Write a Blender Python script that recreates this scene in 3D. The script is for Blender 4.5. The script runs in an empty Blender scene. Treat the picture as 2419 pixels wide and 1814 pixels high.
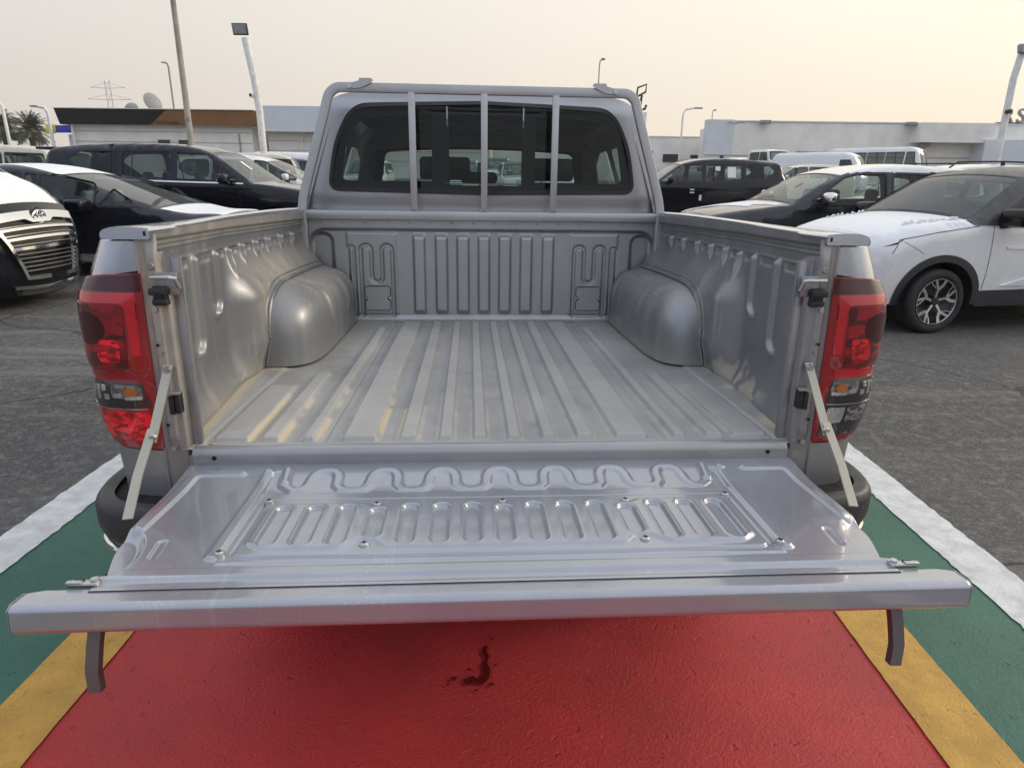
import bpy, bmesh, math, random
import numpy as np
from math import radians, sin, cos, pi, sqrt, atan2
from mathutils import Vector, Matrix
from mathutils.geometry import delaunay_2d_cdt
random.seed(7)
SC = bpy.context.scene
# ---------------------------------------------------------------- camera
cam = bpy.data.cameras.new('camera'); camo = bpy.data.objects.new('camera', cam)
SC.collection.objects.link(camo); SC.camera = camo
cam.sensor_width = 36; cam.lens = 22.8; cam.clip_start = .05; cam.clip_end = 6000
camo.location = (0, 0, 1.45)
camo.rotation_euler = (radians(72.449), radians(-.696), radians(.22))
# ---------------------------------------------------------------- sky
SUN_AZ, SUN_EL = radians(70), radians(24)      # azimuth from +Y towards +X
W = bpy.data.worlds.new('World'); SC.world = W; W.use_nodes = True
nt = W.node_tree; N = nt.nodes; L = nt.links
for n in list(N): N.remove(n)
out = N.new('ShaderNodeOutputWorld'); bg = N.new('ShaderNodeBackground'); bg.inputs[1].default_value = .1
sky = N.new('ShaderNodeTexSky'); sky.sky_type = 'NISHITA'; sky.sun_disc = False
sky.sun_elevation = SUN_EL; sky.sun_rotation = SUN_AZ; sky.dust_density = 6; sky.air_density = 1.2
tc = N.new('ShaderNodeTexCoord'); sep = N.new('ShaderNodeSeparateXYZ'); L.new(tc.outputs['Generated'], sep.inputs[0])
def wmath(op, a, b=None, c=None):
    m = N.new('ShaderNodeMath'); m.operation = op
    for i, v in enumerate((a, b, c)):
        if v is None: continue
        if isinstance(v, (int, float)): m.inputs[i].default_value = v
        else: L.new(v, m.inputs[i])
    return m.outputs[0]
def wmix(f, a, b):
    m = N.new('ShaderNodeMix'); m.data_type = 'RGBA'; m.clamp_factor = True
    L.new(f, m.inputs[0])
    for s, v in ((m.inputs[6], a), (m.inputs[7], b)):
        if isinstance(v, tuple): s.default_value = (*v, 1)
        else: L.new(v, s)
    return m.outputs[2]
fx = wmath('MULTIPLY_ADD', sep.outputs[0], .85, .5)        # west .. east (towards the hidden sun)
el = wmath('MULTIPLY', sep.outputs[2], 2.4)
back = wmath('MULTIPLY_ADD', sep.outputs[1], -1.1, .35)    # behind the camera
horiz = wmix(fx, (7.2, 6.4, 5.9), (9.7, 8.4, 6.6))
up = wmix(fx, (8.1, 8.1, 7.8), (11.0, 10.3, 8.8))
front = wmix(el, horiz, up)
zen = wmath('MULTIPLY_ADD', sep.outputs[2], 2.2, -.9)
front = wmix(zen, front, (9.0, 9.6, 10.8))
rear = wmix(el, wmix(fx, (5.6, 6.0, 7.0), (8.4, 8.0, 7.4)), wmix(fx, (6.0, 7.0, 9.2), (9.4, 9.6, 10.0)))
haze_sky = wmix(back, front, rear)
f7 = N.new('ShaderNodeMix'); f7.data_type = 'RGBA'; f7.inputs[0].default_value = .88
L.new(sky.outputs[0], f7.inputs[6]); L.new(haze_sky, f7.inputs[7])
# soft uneven haze
nz = N.new('ShaderNodeTexNoise'); nz.inputs['Scale'].default_value = 1.6; nz.inputs['Detail'].default_value = 3
L.new(tc.outputs['Generated'], nz.inputs['Vector'])
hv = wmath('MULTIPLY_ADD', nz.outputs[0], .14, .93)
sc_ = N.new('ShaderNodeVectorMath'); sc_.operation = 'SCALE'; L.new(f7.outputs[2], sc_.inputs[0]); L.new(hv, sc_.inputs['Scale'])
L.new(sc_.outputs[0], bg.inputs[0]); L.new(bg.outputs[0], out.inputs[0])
# ---------------------------------------------------------------- sun behind thin haze
sl = bpy.data.lights.new('sun', 'SUN'); sl.energy = 1.05; sl.angle = radians(14); sl.color = (1, .89, .74)
so = bpy.data.objects.new('sun', sl); SC.collection.objects.link(so)
sd = Vector((sin(SUN_AZ) * cos(SUN_EL), cos(SUN_AZ) * cos(SUN_EL), sin(SUN_EL)))
so.rotation_euler = sd.to_track_quat('Z', 'Y').to_euler()
SC.view_settings.view_transform = 'Standard'; SC.view_settings.look = 'None'
SC.view_settings.exposure = .24; SC.view_settings.gamma = 1
SC.cycles.max_bounces = 7; SC.cycles.transparent_max_bounces = 14
SC.cycles.caustics_reflective = False; SC.cycles.caustics_refractive = False
SC.cycles.sample_clamp_indirect = 4
# ---------------------------------------------------------------- materials
def nodes(name):
    m = bpy.data.materials.new(name); m.use_nodes = True
    t = m.node_tree; b = t.nodes['Principled BSDF']
    return m, t, b
def mixc(t, f, a, b, mode='MIX'):
    m = t.nodes.new('ShaderNodeMix'); m.data_type = 'RGBA'; m.blend_type = mode; m.clamp_factor = True
    if isinstance(f, (int, float)): m.inputs[0].default_value = f
    else: t.links.new(f, m.inputs[0])
    for s, v in ((m.inputs[6], a), (m.inputs[7], b)):
        if isinstance(v, tuple): s.default_value = (*v, 1)
        else: t.links.new(v, s)
    return m.outputs[2]
def noise(t, scale, detail=4, rough=.6, vec=None, stretch=None):
    n = t.nodes.new('ShaderNodeTexNoise'); n.inputs['Scale'].default_value = scale
    n.inputs['Detail'].default_value = detail; n.inputs['Roughness'].default_value = rough
    if vec is None:
        c = t.nodes.new('ShaderNodeTexCoord'); vec = c.outputs['Object']
    if stretch:
        mp = t.nodes.new('ShaderNodeMapping'); mp.inputs['Scale'].default_value = stretch
        t.links.new(vec, mp.inputs[0]); vec = mp.outputs[0]
    t.links.new(vec, n.inputs['Vector']); return n.outputs[0]
def ramp(t, f, a, b, lo=0., hi=1.):
    r = t.nodes.new('ShaderNodeMapRange'); r.inputs[1].default_value = a; r.inputs[2].default_value = b
    r.inputs[3].default_value = lo; r.inputs[4].default_value = hi; r.interpolation_type = 'SMOOTHSTEP'
    t.links.new(f, r.inputs[0]); return r.outputs[0]
def bump(t, b, h, strength=.2, dist=.01, prev=None):
    n = t.nodes.new('ShaderNodeBump'); n.inputs['Strength'].default_value = strength; n.inputs['Distance'].default_value = dist
    t.links.new(h, n.inputs['Height'])
    if prev is not None: t.links.new(prev, n.inputs['Normal'])
    t.links.new(n.outputs[0], b.inputs['Normal']); return n.outputs[0]
def mat(name, col, rough=.5, metal=0., coat=0., var=.12, vs=6., bs=0., bscale=60., bd=.004, spec=.5):
    m, t, b = nodes(name)
    n = noise(t, vs, 5)
    dark = tuple(c * (1 - var) for c in col); lite = tuple(min(1, c * (1 + var)) for c in col)
    t.links.new(mixc(t, ramp(t, n, .3, .7), dark, lite), b.inputs['Base Color'])
    b.inputs['Metallic'].default_value = metal; b.inputs['Coat Weight'].default_value = coat
    b.inputs['Coat Roughness'].default_value = .05; b.inputs['Specular IOR Level'].default_value = spec
    t.links.new(ramp(t, noise(t, vs * 2.3, 4), .3, .75, max(.02, rough * .85), min(1, rough * 1.2)), b.inputs['Roughness'])
    if bs: bump(t, b, noise(t, bscale, 5), bs, bd)
    return m
DUST = (.46, .40, .31)
def dusty(name, col, metal, rough, coat, dust=.3, dscale=9., attr=None, sandcol=None, scratch=0., specks=0., streak=False, dcol=DUST, up=.0):
    """painted metal with blotchy dust; attr = vertex attribute that says where the dust lies thick"""
    m, t, b = nodes(name)
    n1 = noise(t, dscale, 8, .65); n2 = noise(t, dscale * 14, 4, .7); n3 = noise(t, 2.2, 3)
    d = t.nodes.new('ShaderNodeMath'); d.operation = 'MULTIPLY_ADD'
    t.links.new(n1, d.inputs[0]); d.inputs[1].default_value = .75; t.links.new(n3, d.inputs[2])
    dm = ramp(t, d.outputs[0], .55, 1.15, 0, 1)
    mm = t.nodes.new('ShaderNodeMath'); mm.operation = 'MULTIPLY_ADD'; mm.use_clamp = True
    t.links.new(dm, mm.inputs[0]); mm.inputs[1].default_value = dust
    g = ramp(t, n2, .35, .8, 0, dust * .7); t.links.new(g, mm.inputs[2]); f = mm.outputs[0]
    if attr:
        a = t.nodes.new('ShaderNodeAttribute'); a.attribute_name = attr
        s = t.nodes.new('ShaderNodeMath'); s.operation = 'ADD'; s.use_clamp = True
        w = t.nodes.new('ShaderNodeMath'); w.operation = 'MULTIPLY'
        t.links.new(a.outputs['Fac'], w.inputs[0]); t.links.new(ramp(t, n2, .2, .6, .7, 1.25), w.inputs[1])
        t.links.new(f, s.inputs[0]); t.links.new(w.outputs[0], s.inputs[1]); f = s.outputs[0]
    if streak:
        st = noise(t, 14, 3, .5, stretch=(1, 1, .12))
        s = t.nodes.new('ShaderNodeMath'); s.operation = 'MULTIPLY_ADD'; s.use_clamp = True
        t.links.new(ramp(t, st, .5, .72), s.inputs[0]); s.inputs[1].default_value = .22; t.links.new(f, s.inputs[2]); f = s.outputs[0]
    base = mixc(t, ramp(t, noise(t, 5, 3), .3, .7), tuple(c * .95 for c in col), tuple(c * 1.05 for c in col))
    c = mixc(t, f, base, dcol)
    if sandcol: c = mixc(t, ramp(t, w.outputs[0], .45, .85), c, sandcol)
    if specks:
        v = t.nodes.new('ShaderNodeTexVoronoi'); v.inputs['Scale'].default_value = 90
        cc = t.nodes.new('ShaderNodeTexCoord'); t.links.new(cc.outputs['Object'], v.inputs['Vector'])
        sp = ramp(t, v.outputs['Distance'], .07, .12, specks, 0)
        gate = ramp(t, noise(t, 5, 3), .5, .62)
        q = t.nodes.new('ShaderNodeMath'); q.operation = 'MULTIPLY'; t.links.new(sp, q.inputs[0]); t.links.new(gate, q.inputs[1])
        c = mixc(t, q.outputs[0], c, (.75, .74, .7))
    if scratch:
        for q, (st_, th_) in enumerate((((90, 5, 5), .655), ((7, 110, 7), .665), ((60, 60, 3), .66))):
            sn = noise(t, 1., 2, .4, stretch=st_); gt = ramp(t, noise(t, 3 + q, 3), .48, .6); mm2 = t.nodes.new('ShaderNodeMath'); mm2.operation = 'MULTIPLY'
            t.links.new(ramp(t, sn, th_, th_ + .02, 0, scratch), mm2.inputs[0]); t.links.new(gt, mm2.inputs[1]); c = mixc(t, mm2.outputs[0], c, (.62, .62, .60))
    t.links.new(c, b.inputs['Base Color'])
    r = t.nodes.new('ShaderNodeMapRange'); t.links.new(f, r.inputs[0]); r.inputs[3].default_value = rough; r.inputs[4].default_value = .8
    t.links.new(r.outputs[0], b.inputs['Roughness'])
    r2 = t.nodes.new('ShaderNodeMapRange'); t.links.new(f, r2.inputs[0]); r2.inputs[3].default_value = metal; r2.inputs[4].default_value = 0
    t.links.new(r2.outputs[0], b.inputs['Metallic'])
    r3 = t.nodes.new('ShaderNodeMapRange'); t.links.new(f, r3.inputs[0]); r3.inputs[2].default_value = .7; r3.inputs[3].default_value = coat; r3.inputs[4].default_value = 0
    t.links.new(r3.outputs[0], b.inputs['Coat Weight']); b.inputs['Coat Roughness'].default_value = .06
    bump(t, b, n2, .06, .002)
    return m
SILVER = (.33, .335, .35)
M = {}
M['silver'] = dusty('silver_paint', SILVER, .72, .34, .5, .12)
M['silver_back'] = dusty('cab_back_paint', (.40, .41, .43), .6, .38, .5, .05)
M['silver_gate'] = dusty('tailgate_paint', (.34, .355, .40), .52, .27, 1., .05, 7, specks=.6, scratch=.16, dcol=(.5, .47, .42))
M['silver_floor'] = dusty('bed_floor_paint', (.36, .36, .36), .5, .42, .15, .36, 12, attr='dust', specks=.3, scratch=.25, dcol=(.49, .465, .42), sandcol=(.56, .475, .33))
M['silver_wall'] = dusty('bed_wall_paint', (.27, .28, .30), .72, .40, .15, .07, 8, attr='dust', streak=True, scratch=.22)
M['silver_front'] = dusty('bulkhead_paint', (.36, .375, .40), .75, .36, .25, .10, 8, attr='dust')
M['silver_rack'] = dusty('rack_paint', (.42, .43, .45), .7, .36, .2, .08)
M['silver_corner'] = dusty('corner_paint', (.50, .54, .62), .85, .25, 1., .0)
M['zinc'] = dusty('zinc_plate', (.42, .41, .34), .6, .45, 0, .2, 20)
M['bolt'] = mat('bolt_steel', (.5, .5, .5), .35, .9)
M['hole'] = mat('black_recess', (.008, .008, .008), .9)
M['rubber'] = mat('black_rubber', (.018, .018, .02), .55, bs=.1)
M['hooks'] = mat('dark_bracket_paint', (.16, .15, .155), .4, .5)
M['bumper'] = mat('dark_bumper_plastic', (.035, .036, .04), .5, bs=.12, bscale=300, bd=.001)
M['chrome'] = mat('chrome', (.75, .75, .74), .08, 1., var=.03)
M['tyre'] = mat('tyre_rubber', (.022, .022, .023), .75, bs=.2, bscale=120)
M['rimdark'] = mat('dark_rim_paint', (.02, .02, .022), .3)
M['alloy'] = mat('machined_alloy', (.62, .62, .62), .25, .9, var=.05)
M['plastic'] = mat('black_trim_plastic', (.02, .02, .022), .45)
M['trim'] = mat('gloss_black_trim', (.004, .004, .005), .15, coat=.2, spec=.3)
M['black'] = mat('deep_navy_black_paint', (.005, .006, .012), .10, 0, .35, var=.1, spec=.25)
M['blackdust'] = dusty('dusty_black_paint', (.008, .010, .018), .0, .12, .35, .03, 4, dcol=(.2, .2, .2))
M['white'] = mat('white_car_paint', (.80, .80, .80), .25, 0, .8, var=.03)
M['cream'] = mat('cream_car_paint', (.68, .64, .52), .4, 0, .3, var=.05)
M['film'] = mat('white_protective_film', (.84, .84, .84), .5, var=.03, vs=10, bs=.25, bscale=9, bd=.01)
M['seat'] = mat('dark_seat_fabric', (.05, .052, .052), .8)
M['seatlight'] = mat('seat_under_plastic_wrap', (.28, .29, .28), .35, bs=.4, bscale=30)
M['dash'] = mat('dashboard_plastic', (.03, .03, .032), .6)
M['paper'] = mat('white_paper', (.75, .76, .72), .8, var=.03)
M['pink'] = mat('pink_paper', (.75, .25, .27), .8)
M['roofgrey'] = mat('dusty_black_roof', (.05, .05, .052), .5, 0, .2, var=.2)
M['alloygrey'] = mat('grey_alloy', (.35, .35, .36), .35, .8)
def glass(name, tint, rough=.02, dustf=.0, ior=1.5):
    m, t, b = nodes(name); t.nodes.remove(b)
    o = [n for n in t.nodes if n.type == 'OUTPUT_MATERIAL'][0]
    tr = t.nodes.new('ShaderNodeBsdfTransparent'); tr.inputs[0].default_value = (*tint, 1)
    gl = t.nodes.new('ShaderNodeBsdfGlossy'); gl.inputs['Roughness'].default_value = rough
    fr = t.nodes.new('ShaderNodeFresnel'); ge = t.nodes.new('ShaderNodeNewGeometry'); io = t.nodes.new('ShaderNodeMapRange'); io.inputs[3].default_value = ior; io.inputs[4].default_value = 1 / ior
    t.links.new(ge.outputs['Backfacing'], io.inputs[0]); t.links.new(io.outputs[0], fr.inputs[0])
    mx = t.nodes.new('ShaderNodeMixShader'); t.links.new(fr.outputs[0], mx.inputs[0])
    t.links.new(tr.outputs[0], mx.inputs[1]); t.links.new(gl.outputs[0], mx.inputs[2])
    last = mx
    if dustf:
        df = t.nodes.new('ShaderNodeBsdfDiffuse'); df.inputs[0].default_value = (.42, .45, .45, 1)
        m2 = t.nodes.new('ShaderNodeMixShader'); t.links.new(ramp(t, noise(t, 3, 4), .2, .8, dustf * .7, dustf * 1.2), m2.inputs[0])
        t.links.new(mx.outputs[0], m2.inputs[1]); t.links.new(df.outputs[0], m2.inputs[2]); last = m2
    t.links.new(last.outputs[0], o.inputs[0]); return m
M['glass'] = glass('tinted_side_glass', (.42, .47, .45))
M['glassdust'] = glass('dusty_side_glass', (.38, .44, .43), dustf=.05)
M['windshield'] = glass('windshield_glass', (.72, .82, .80), dustf=.12)
M['glassclear'] = glass('clear_glass', (.72, .80, .77))
M['truckglass'] = glass('truck_rear_glass', (.46, .54, .52), ior=1.36)
def lens(name, col, rough=.06, tex=0, coat=1.):
    m, t, b = nodes(name)
    if tex:
        v = t.nodes.new('ShaderNodeTexVoronoi'); v.inputs['Scale'].default_value = tex; v.distance = 'CHEBYCHEV'
        cc = t.nodes.new('ShaderNodeTexCoord'); mp = t.nodes.new('ShaderNodeMapping'); mp.inputs['Scale'].default_value = (1, .4, 2)
        t.links.new(cc.outputs['Object'], mp.inputs[0]); t.links.new(mp.outputs[0], v.inputs['Vector'])
        f = ramp(t, v.outputs['Color'], .1, .9)
        t.links.new(mixc(t, f, tuple(c * .25 for c in col), tuple(min(1, c * 1.5) for c in col)), b.inputs['Base Color'])
    else: t.links.new(mixc(t, noise(t, 14, 2), tuple(c * .7 for c in col), tuple(c * 1.25 for c in col)), b.inputs['Base Color'])
    b.inputs['Roughness'].default_value = .3; b.inputs['Coat Weight'].default_value = coat; b.inputs['Coat Roughness'].default_value = rough
    return m
M['lensred'] = lens('red_lens', (.27, .004, .009))
M['lensdark'] = lens('smoked_red_lens', (.045, .002, .005), coat=.35)
M['lensbright'] = lens('bright_red_light_guide', (.50, .006, .016))
M['lensdeep'] = lens('deep_red_reflector', (.20, .003, .007), tex=34)
M['lensprism'] = lens('prism_red_reflector', (.8, .010, .02), tex=60)
M['lensclear'] = lens('clear_reflector', (.16, .15, .15), tex=55)
M['lensblack'] = lens('black_reflector', (.02, .018, .02))
M['lenschrome'] = mat('faceted_lamp_chrome', (.7, .7, .7), .15, .9, bs=.6, bscale=70)
M['orange'] = lens('orange_bulb', (.42, .12, .015))
# ---------------------------------------------------------------- mesh helpers
def S(a, b, x):
    t = np.clip((np.asarray(x, float) - a) / (b - a), 0, 1); return t * t * (3 - 2 * t)
def link(name, me, m, parent=None, smooth=True):
    if m is not None:
        for k in (m if isinstance(m, (list, tuple)) else [m]): me.materials.append(M[k] if isinstance(k, str) else k)
    if smooth: me.shade_smooth()
    o = bpy.data.objects.new(name, me); SC.collection.objects.link(o)
    if parent is not None: o.parent = parent
    return o
def tag(o, label=None, cat=None, group=None, kind=None):
    if label: o['label'] = label
    if cat: o['category'] = cat
    if group: o['group'] = group
    if kind: o['kind'] = kind
    return o
def empty(name, loc=(0, 0, 0), rot=(0, 0, 0), label=None, cat=None, group=None):
    o = bpy.data.objects.new(name, None); SC.collection.objects.link(o); o.empty_display_size = .2
    o.location = loc; o.rotation_euler = rot; return tag(o, label, cat, group)
def mesh(name, v, f, m, parent=None, smooth=True, attr=None):
    me = bpy.data.meshes.new(name); me.from_pydata([tuple(map(float, p)) for p in v], [], [tuple(map(int, q)) for q in f])
    if attr is not None:
        a = me.attributes.new('dust', 'FLOAT', 'POINT'); a.data.foreach_set('value', np.asarray(attr, np.float32).ravel())
    me.update(); return link(name, me, m, parent, smooth)
def gridmesh(name, X, Y, Z, m, parent=None, attr=None, flip=False, mask=None):
    n, k = X.shape; v = np.stack([X, Y, Z], -1).reshape(-1, 3)
    i = np.arange(n * k).reshape(n, k)
    q = np.stack([i[:-1, :-1], i[1:, :-1], i[1:, 1:], i[:-1, 1:]], -1).reshape(-1, 4)
    if mask is not None: q = q[mask(v[q].mean(1))]
    if flip: q = q[:, ::-1]
    me = bpy.data.meshes.new(name); me.vertices.add(len(v)); me.vertices.foreach_set('co', v.astype(np.float32).ravel())
    me.loops.add(len(q) * 4); me.loops.foreach_set('vertex_index', q.astype(np.int32).ravel())
    me.polygons.add(len(q)); me.polygons.foreach_set('loop_start', (np.arange(len(q)) * 4).astype(np.int32))
    if attr is not None:
        a = me.attributes.new('dust', 'FLOAT', 'POINT'); a.data.foreach_set('value', np.asarray(attr, np.float32).ravel())
    me.update(calc_edges=True); me.validate(); return link(name, me, m, parent)
class MB:
    """collects shapes into one mesh"""
    def __init__(s): s.bm = bmesh.new()
    def box(s, c, d, bev=0., rot=None, seg=2):
        r = bmesh.ops.create_cube(s.bm, size=1); vs = r['verts']
        bmesh.ops.scale(s.bm, vec=d, verts=vs)
        if bev:
            es = list({e for v in vs for e in v.link_edges})
            q = bmesh.ops.bevel(s.bm, geom=es, offset=bev, segments=seg, affect='EDGES', profile=.5)
            vs = list({v for f in q['faces'] for v in f.verts} | {v for v in vs if v.is_valid})
        if rot is not None: bmesh.ops.rotate(s.bm, cent=(0, 0, 0), matrix=rot, verts=vs)
        bmesh.ops.translate(s.bm, vec=c, verts=vs); return s
    def cyl(s, a, b, r, r2=None, seg=16, cap=True):
        a, b = Vector(a), Vector(b); d = b - a
        q = bmesh.ops.create_cone(s.bm, cap_ends=cap, segments=seg, radius1=r, radius2=r if r2 is None else r2, depth=d.length)
        bmesh.ops.rotate(s.bm, cent=(0, 0, 0), matrix=d.to_track_quat('Z', 'Y').to_matrix(), verts=q['verts'])
        bmesh.ops.translate(s.bm, vec=(a + b) / 2, verts=q['verts']); return s
    def sphere(s, c, d, seg=16):
        q = bmesh.ops.create_uvsphere(s.bm, u_segments=seg, v_segments=seg // 2 + 2, radius=.5)
        bmesh.ops.scale(s.bm, vec=d, verts=q['verts']); bmesh.ops.translate(s.bm, vec=c, verts=q['verts']); return s
    def tube(s, pts, r, seg=8, flat=None, closed=False, up=(0, 0, 1)):
        """sweep; flat=(w,h) gives a rectangular bar: w across, h along 'up'"""
        P = [Vector(p) for p in pts]; n = len(P); rings = []
        dv = (P[-1] - P[0]) if not closed else Vector((0, 0, 0))
        if not flat and dv.length > 0 and abs(dv.normalized().dot(Vector(up).normalized())) > .8: up = (0, 1, 0) if abs(up[1]) < .5 else (1, 0, 0)
        for i, p in enumerate(P):
            if closed: d = P[(i + 1) % n] - P[i - 1]
            else: d = P[min(i + 1, n - 1)] - P[max(i - 1, 0)]
            d.normalize(); u = Vector(up); sd_ = d.cross(u)
            if sd_.length < 1e-4: sd_ = d.cross(Vector((0, 1, 0)))
            sd_.normalize(); u = sd_.cross(d).normalized()
            rr = r[i] if isinstance(r, (list, tuple)) else r
            if flat: cs = [(-.5, -.5), (.5, -.5), (.5, .5), (-.5, .5)]; ring = [s.bm.verts.new(p + sd_ * a * flat[0] + u * b * flat[1]) for a, b in cs]
            else: ring = [s.bm.verts.new(p + sd_ * cos(2 * pi * k / seg) * rr + u * sin(2 * pi * k / seg) * rr) for k in range(seg)]
            rings.append(ring)
        m_ = len(rings[0])
        for i in range(n if closed else n - 1):
            A, B = rings[i], rings[(i + 1) % n]
            for k in range(m_): s.bm.faces.new((A[k], A[(k + 1) % m_], B[(k + 1) % m_], B[k]))
        if not closed: s.bm.faces.new(rings[0][::-1]); s.bm.faces.new(rings[-1])
        return s
    def prism(s, poly, a, b, axis=1, bev=0.):
        """poly extruded from a to b along axis; poly gives the other two coordinates"""
        def P(p, h):
            c = list(p); c.insert(axis, h); return c
        A = [s.bm.verts.new(P(p, a)) for p in poly]; B = [s.bm.verts.new(P(p, b)) for p in poly]; n = len(poly)
        fs = [s.bm.faces.new(A), s.bm.faces.new(B[::-1])]
        for k in range(n): fs.append(s.bm.faces.new((A[k], B[k], B[(k + 1) % n], A[(k + 1) % n])))
        if bev:
            es = list({e for f in fs[:2] for e in f.edges}); bmesh.ops.bevel(s.bm, geom=es, offset=bev, segments=2, affect='EDGES')
        return s
    def build(s, name, m, parent=None, smooth=None, auto=35):
        bmesh.ops.recalc_face_normals(s.bm, faces=s.bm.faces)
        me = bpy.data.meshes.new(name); s.bm.to_mesh(me); s.bm.free()
        me.shade_smooth(); me.set_sharp_from_angle(angle=radians(auto))
        return link(name, me, m, parent, False)
def dens(loop, step, closed=True):
    o = []; n = len(loop)
    for i in range(n if closed else n - 1):
        a = np.array(loop[i], float); b = np.array(loop[(i + 1) % n], float); k = max(1, int(np.ceil(np.linalg.norm(b - a) / step)))
        for j in range(k): o.append(tuple(a + (b - a) * j / k))
    if not closed: o.append(tuple(loop[-1]))
    return o
def rounded(loop, r, seg=5, closed=True):
    """round the corners of a polygon; r number or list"""
    o = []; n = len(loop)
    for i in range(n):
        p = np.array(loop[i], float); ri = r[i] if isinstance(r, (list, tuple)) else r
        if (not closed and i in (0, n - 1)) or ri <= 0: o.append(tuple(p)); continue
        a = np.array(loop[i - 1], float) - p; b = np.array(loop[(i + 1) % n], float) - p
        la, lb = np.linalg.norm(a), np.linalg.norm(b); q = min(ri, la * .48, lb * .48)
        s_, e = p + a / la * q, p + b / lb * q
        for k in range(seg + 1):
            t = k / seg; o.append(tuple((1 - t) ** 2 * s_ + 2 * t * (1 - t) * p + t * t * e))
    return o
def inside(P, loop):
    P = np.asarray(P); x, y = P[:, 0], P[:, 1]; l = np.asarray(loop); r = np.zeros(len(P), bool)
    for (x1, y1), (x2, y2) in zip(l, np.roll(l, -1, 0)):
        if y1 == y2: continue
        c = ((y1 > y) != (y2 > y)) & (x < (x2 - x1) * (y - y1) / (y2 - y1) + x1); r ^= c
    return r
def grow(loop, d):
    l = np.asarray(loop, float); n = len(l); area = .5 * np.sum(l[:, 0] * np.roll(l[:, 1], -1) - np.roll(l[:, 0], -1) * l[:, 1])
    s_ = 1 if area > 0 else -1; o = []
    for i in range(n):
        a = l[i] - l[i - 1]; b = l[(i + 1) % n] - l[i]
        na = np.array([a[1], -a[0]]) / (np.linalg.norm(a) + 1e-9); nb = np.array([b[1], -b[0]]) / (np.linalg.norm(b) + 1e-9)
        m_ = na + nb; m_ /= np.linalg.norm(m_) + 1e-9; k = 1 / max(.5, m_ @ na); o.append(tuple(l[i] + m_ * d * k * s_))
    return o
def segdist(P, line):
    """distance of points to an open polyline, and the fractional index of the nearest point"""
    P = np.asarray(P, float); best = np.full(len(P), 1e9); idx = np.zeros(len(P)); l = np.asarray(line, float)
    for i in range(len(l) - 1):
        a, b = l[i], l[i + 1]; d = b - a; t = np.clip(((P - a) @ d) / (d @ d + 1e-12), 0, 1)
        q = np.linalg.norm(P - (a + t[:, None] * d), axis=1); m_ = q < best; best[m_] = q[m_]; idx[m_] = i + t[m_]
    return best, idx
def cdt(loops, step):
    pts = []; edges = []
    for lp in loops:
        d = dens(lp, step); k = len(pts); pts += d; edges += [(k + i, k + (i + 1) % len(d)) for i in range(len(d))]
    A = np.array(pts); lo, hi = A.min(0), A.max(0)
    gx = np.arange(lo[0] + step * .5, hi[0], step); gy = np.arange(lo[1] + step * .5, hi[1], step)
    if len(gx) and len(gy):
        G = np.array([(x, y) for x in gx for y in gy]); near = np.ones(len(G), bool)
        for lp in loops:
            dd, _ = segdist(G, list(lp) + [lp[0]]); near &= dd > step * .35
        pts += [tuple(p) for p in G[near]]
    v, e, f, *_ = delaunay_2d_cdt([Vector(p) for p in pts], edges, [], 0, 1e-6)
    return np.array([tuple(p) for p in v]), np.array([tuple(t) for t in f if len(t) == 3])
def patch(name, surf, loop, m, parent, holes=(), off=0., thick=0., step=.12, flip=False):
    """a piece of a curved surface cut out by a loop in surface coordinates"""
    v, f = cdt([loop] + list(holes), step)
    c = v[f].mean(1); k = inside(c, loop)
    for h in holes: k &= ~inside(c, h)
    f = f[k]
    P = surf(v[:, 0], v[:, 1]); e = 1e-3
    du = surf(v[:, 0] + e, v[:, 1]) - surf(v[:, 0] - e, v[:, 1]); dv = surf(v[:, 0], v[:, 1] + e) - surf(v[:, 0], v[:, 1] - e)
    n = np.cross(du, dv); n /= np.linalg.norm(n, axis=1)[:, None] + 1e-12
    if flip: n = -n
    used = np.unique(f); mp = -np.ones(len(v), int); mp[used] = np.arange(len(used)); f = mp[f]; P = P[used] + n[used] * off; n = n[used]
    t = P[f]; fn = np.cross(t[:, 1] - t[:, 0], t[:, 2] - t[:, 0]); w = np.sum(fn * n[f[:, 0]], 1) < 0; f[w] = f[w][:, ::-1]
    V = P; F = [tuple(q) for q in f]
    if thick:
        V = np.vstack([P, P - n * thick]); k = len(P); cnt = {}
        for q in F:
            for a, b in ((q[0], q[1]), (q[1], q[2]), (q[2], q[0])): cnt[(a, b)] = 1
        for (a, b) in list(cnt):
            if (b, a) not in cnt: F.append((a, a + k, b + k, b))
    o = mesh(name, V, F, m, parent)
    if thick: o.data.set_sharp_from_angle(angle=radians(50))
    return o
def copy_tree(o, parent=None):
    c = o.copy(); SC.collection.objects.link(c); c.parent = parent
    for ch in o.children: copy_tree(ch, c)
    return c
def text(name, body, size, loc, rot, m, parent=None, ext=.01):
    cu = bpy.data.curves.new(name, 'FONT'); cu.body = body; cu.size = size; cu.extrude = ext; cu.align_x = 'CENTER'; cu.align_y = 'CENTER'
    t_ = bpy.data.objects.new(name, cu); SC.collection.objects.link(t_); bpy.context.view_layer.update()
    me = bpy.data.meshes.new_from_object(t_.evaluated_get(bpy.context.evaluated_depsgraph_get())); bpy.data.objects.remove(t_); me.materials.clear()
    me.materials.append(M[m]); o = bpy.data.objects.new(name, me); SC.collection.objects.link(o); o.location = loc; o.rotation_euler = rot
    if parent is not None: o.parent = parent
    return o
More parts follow.
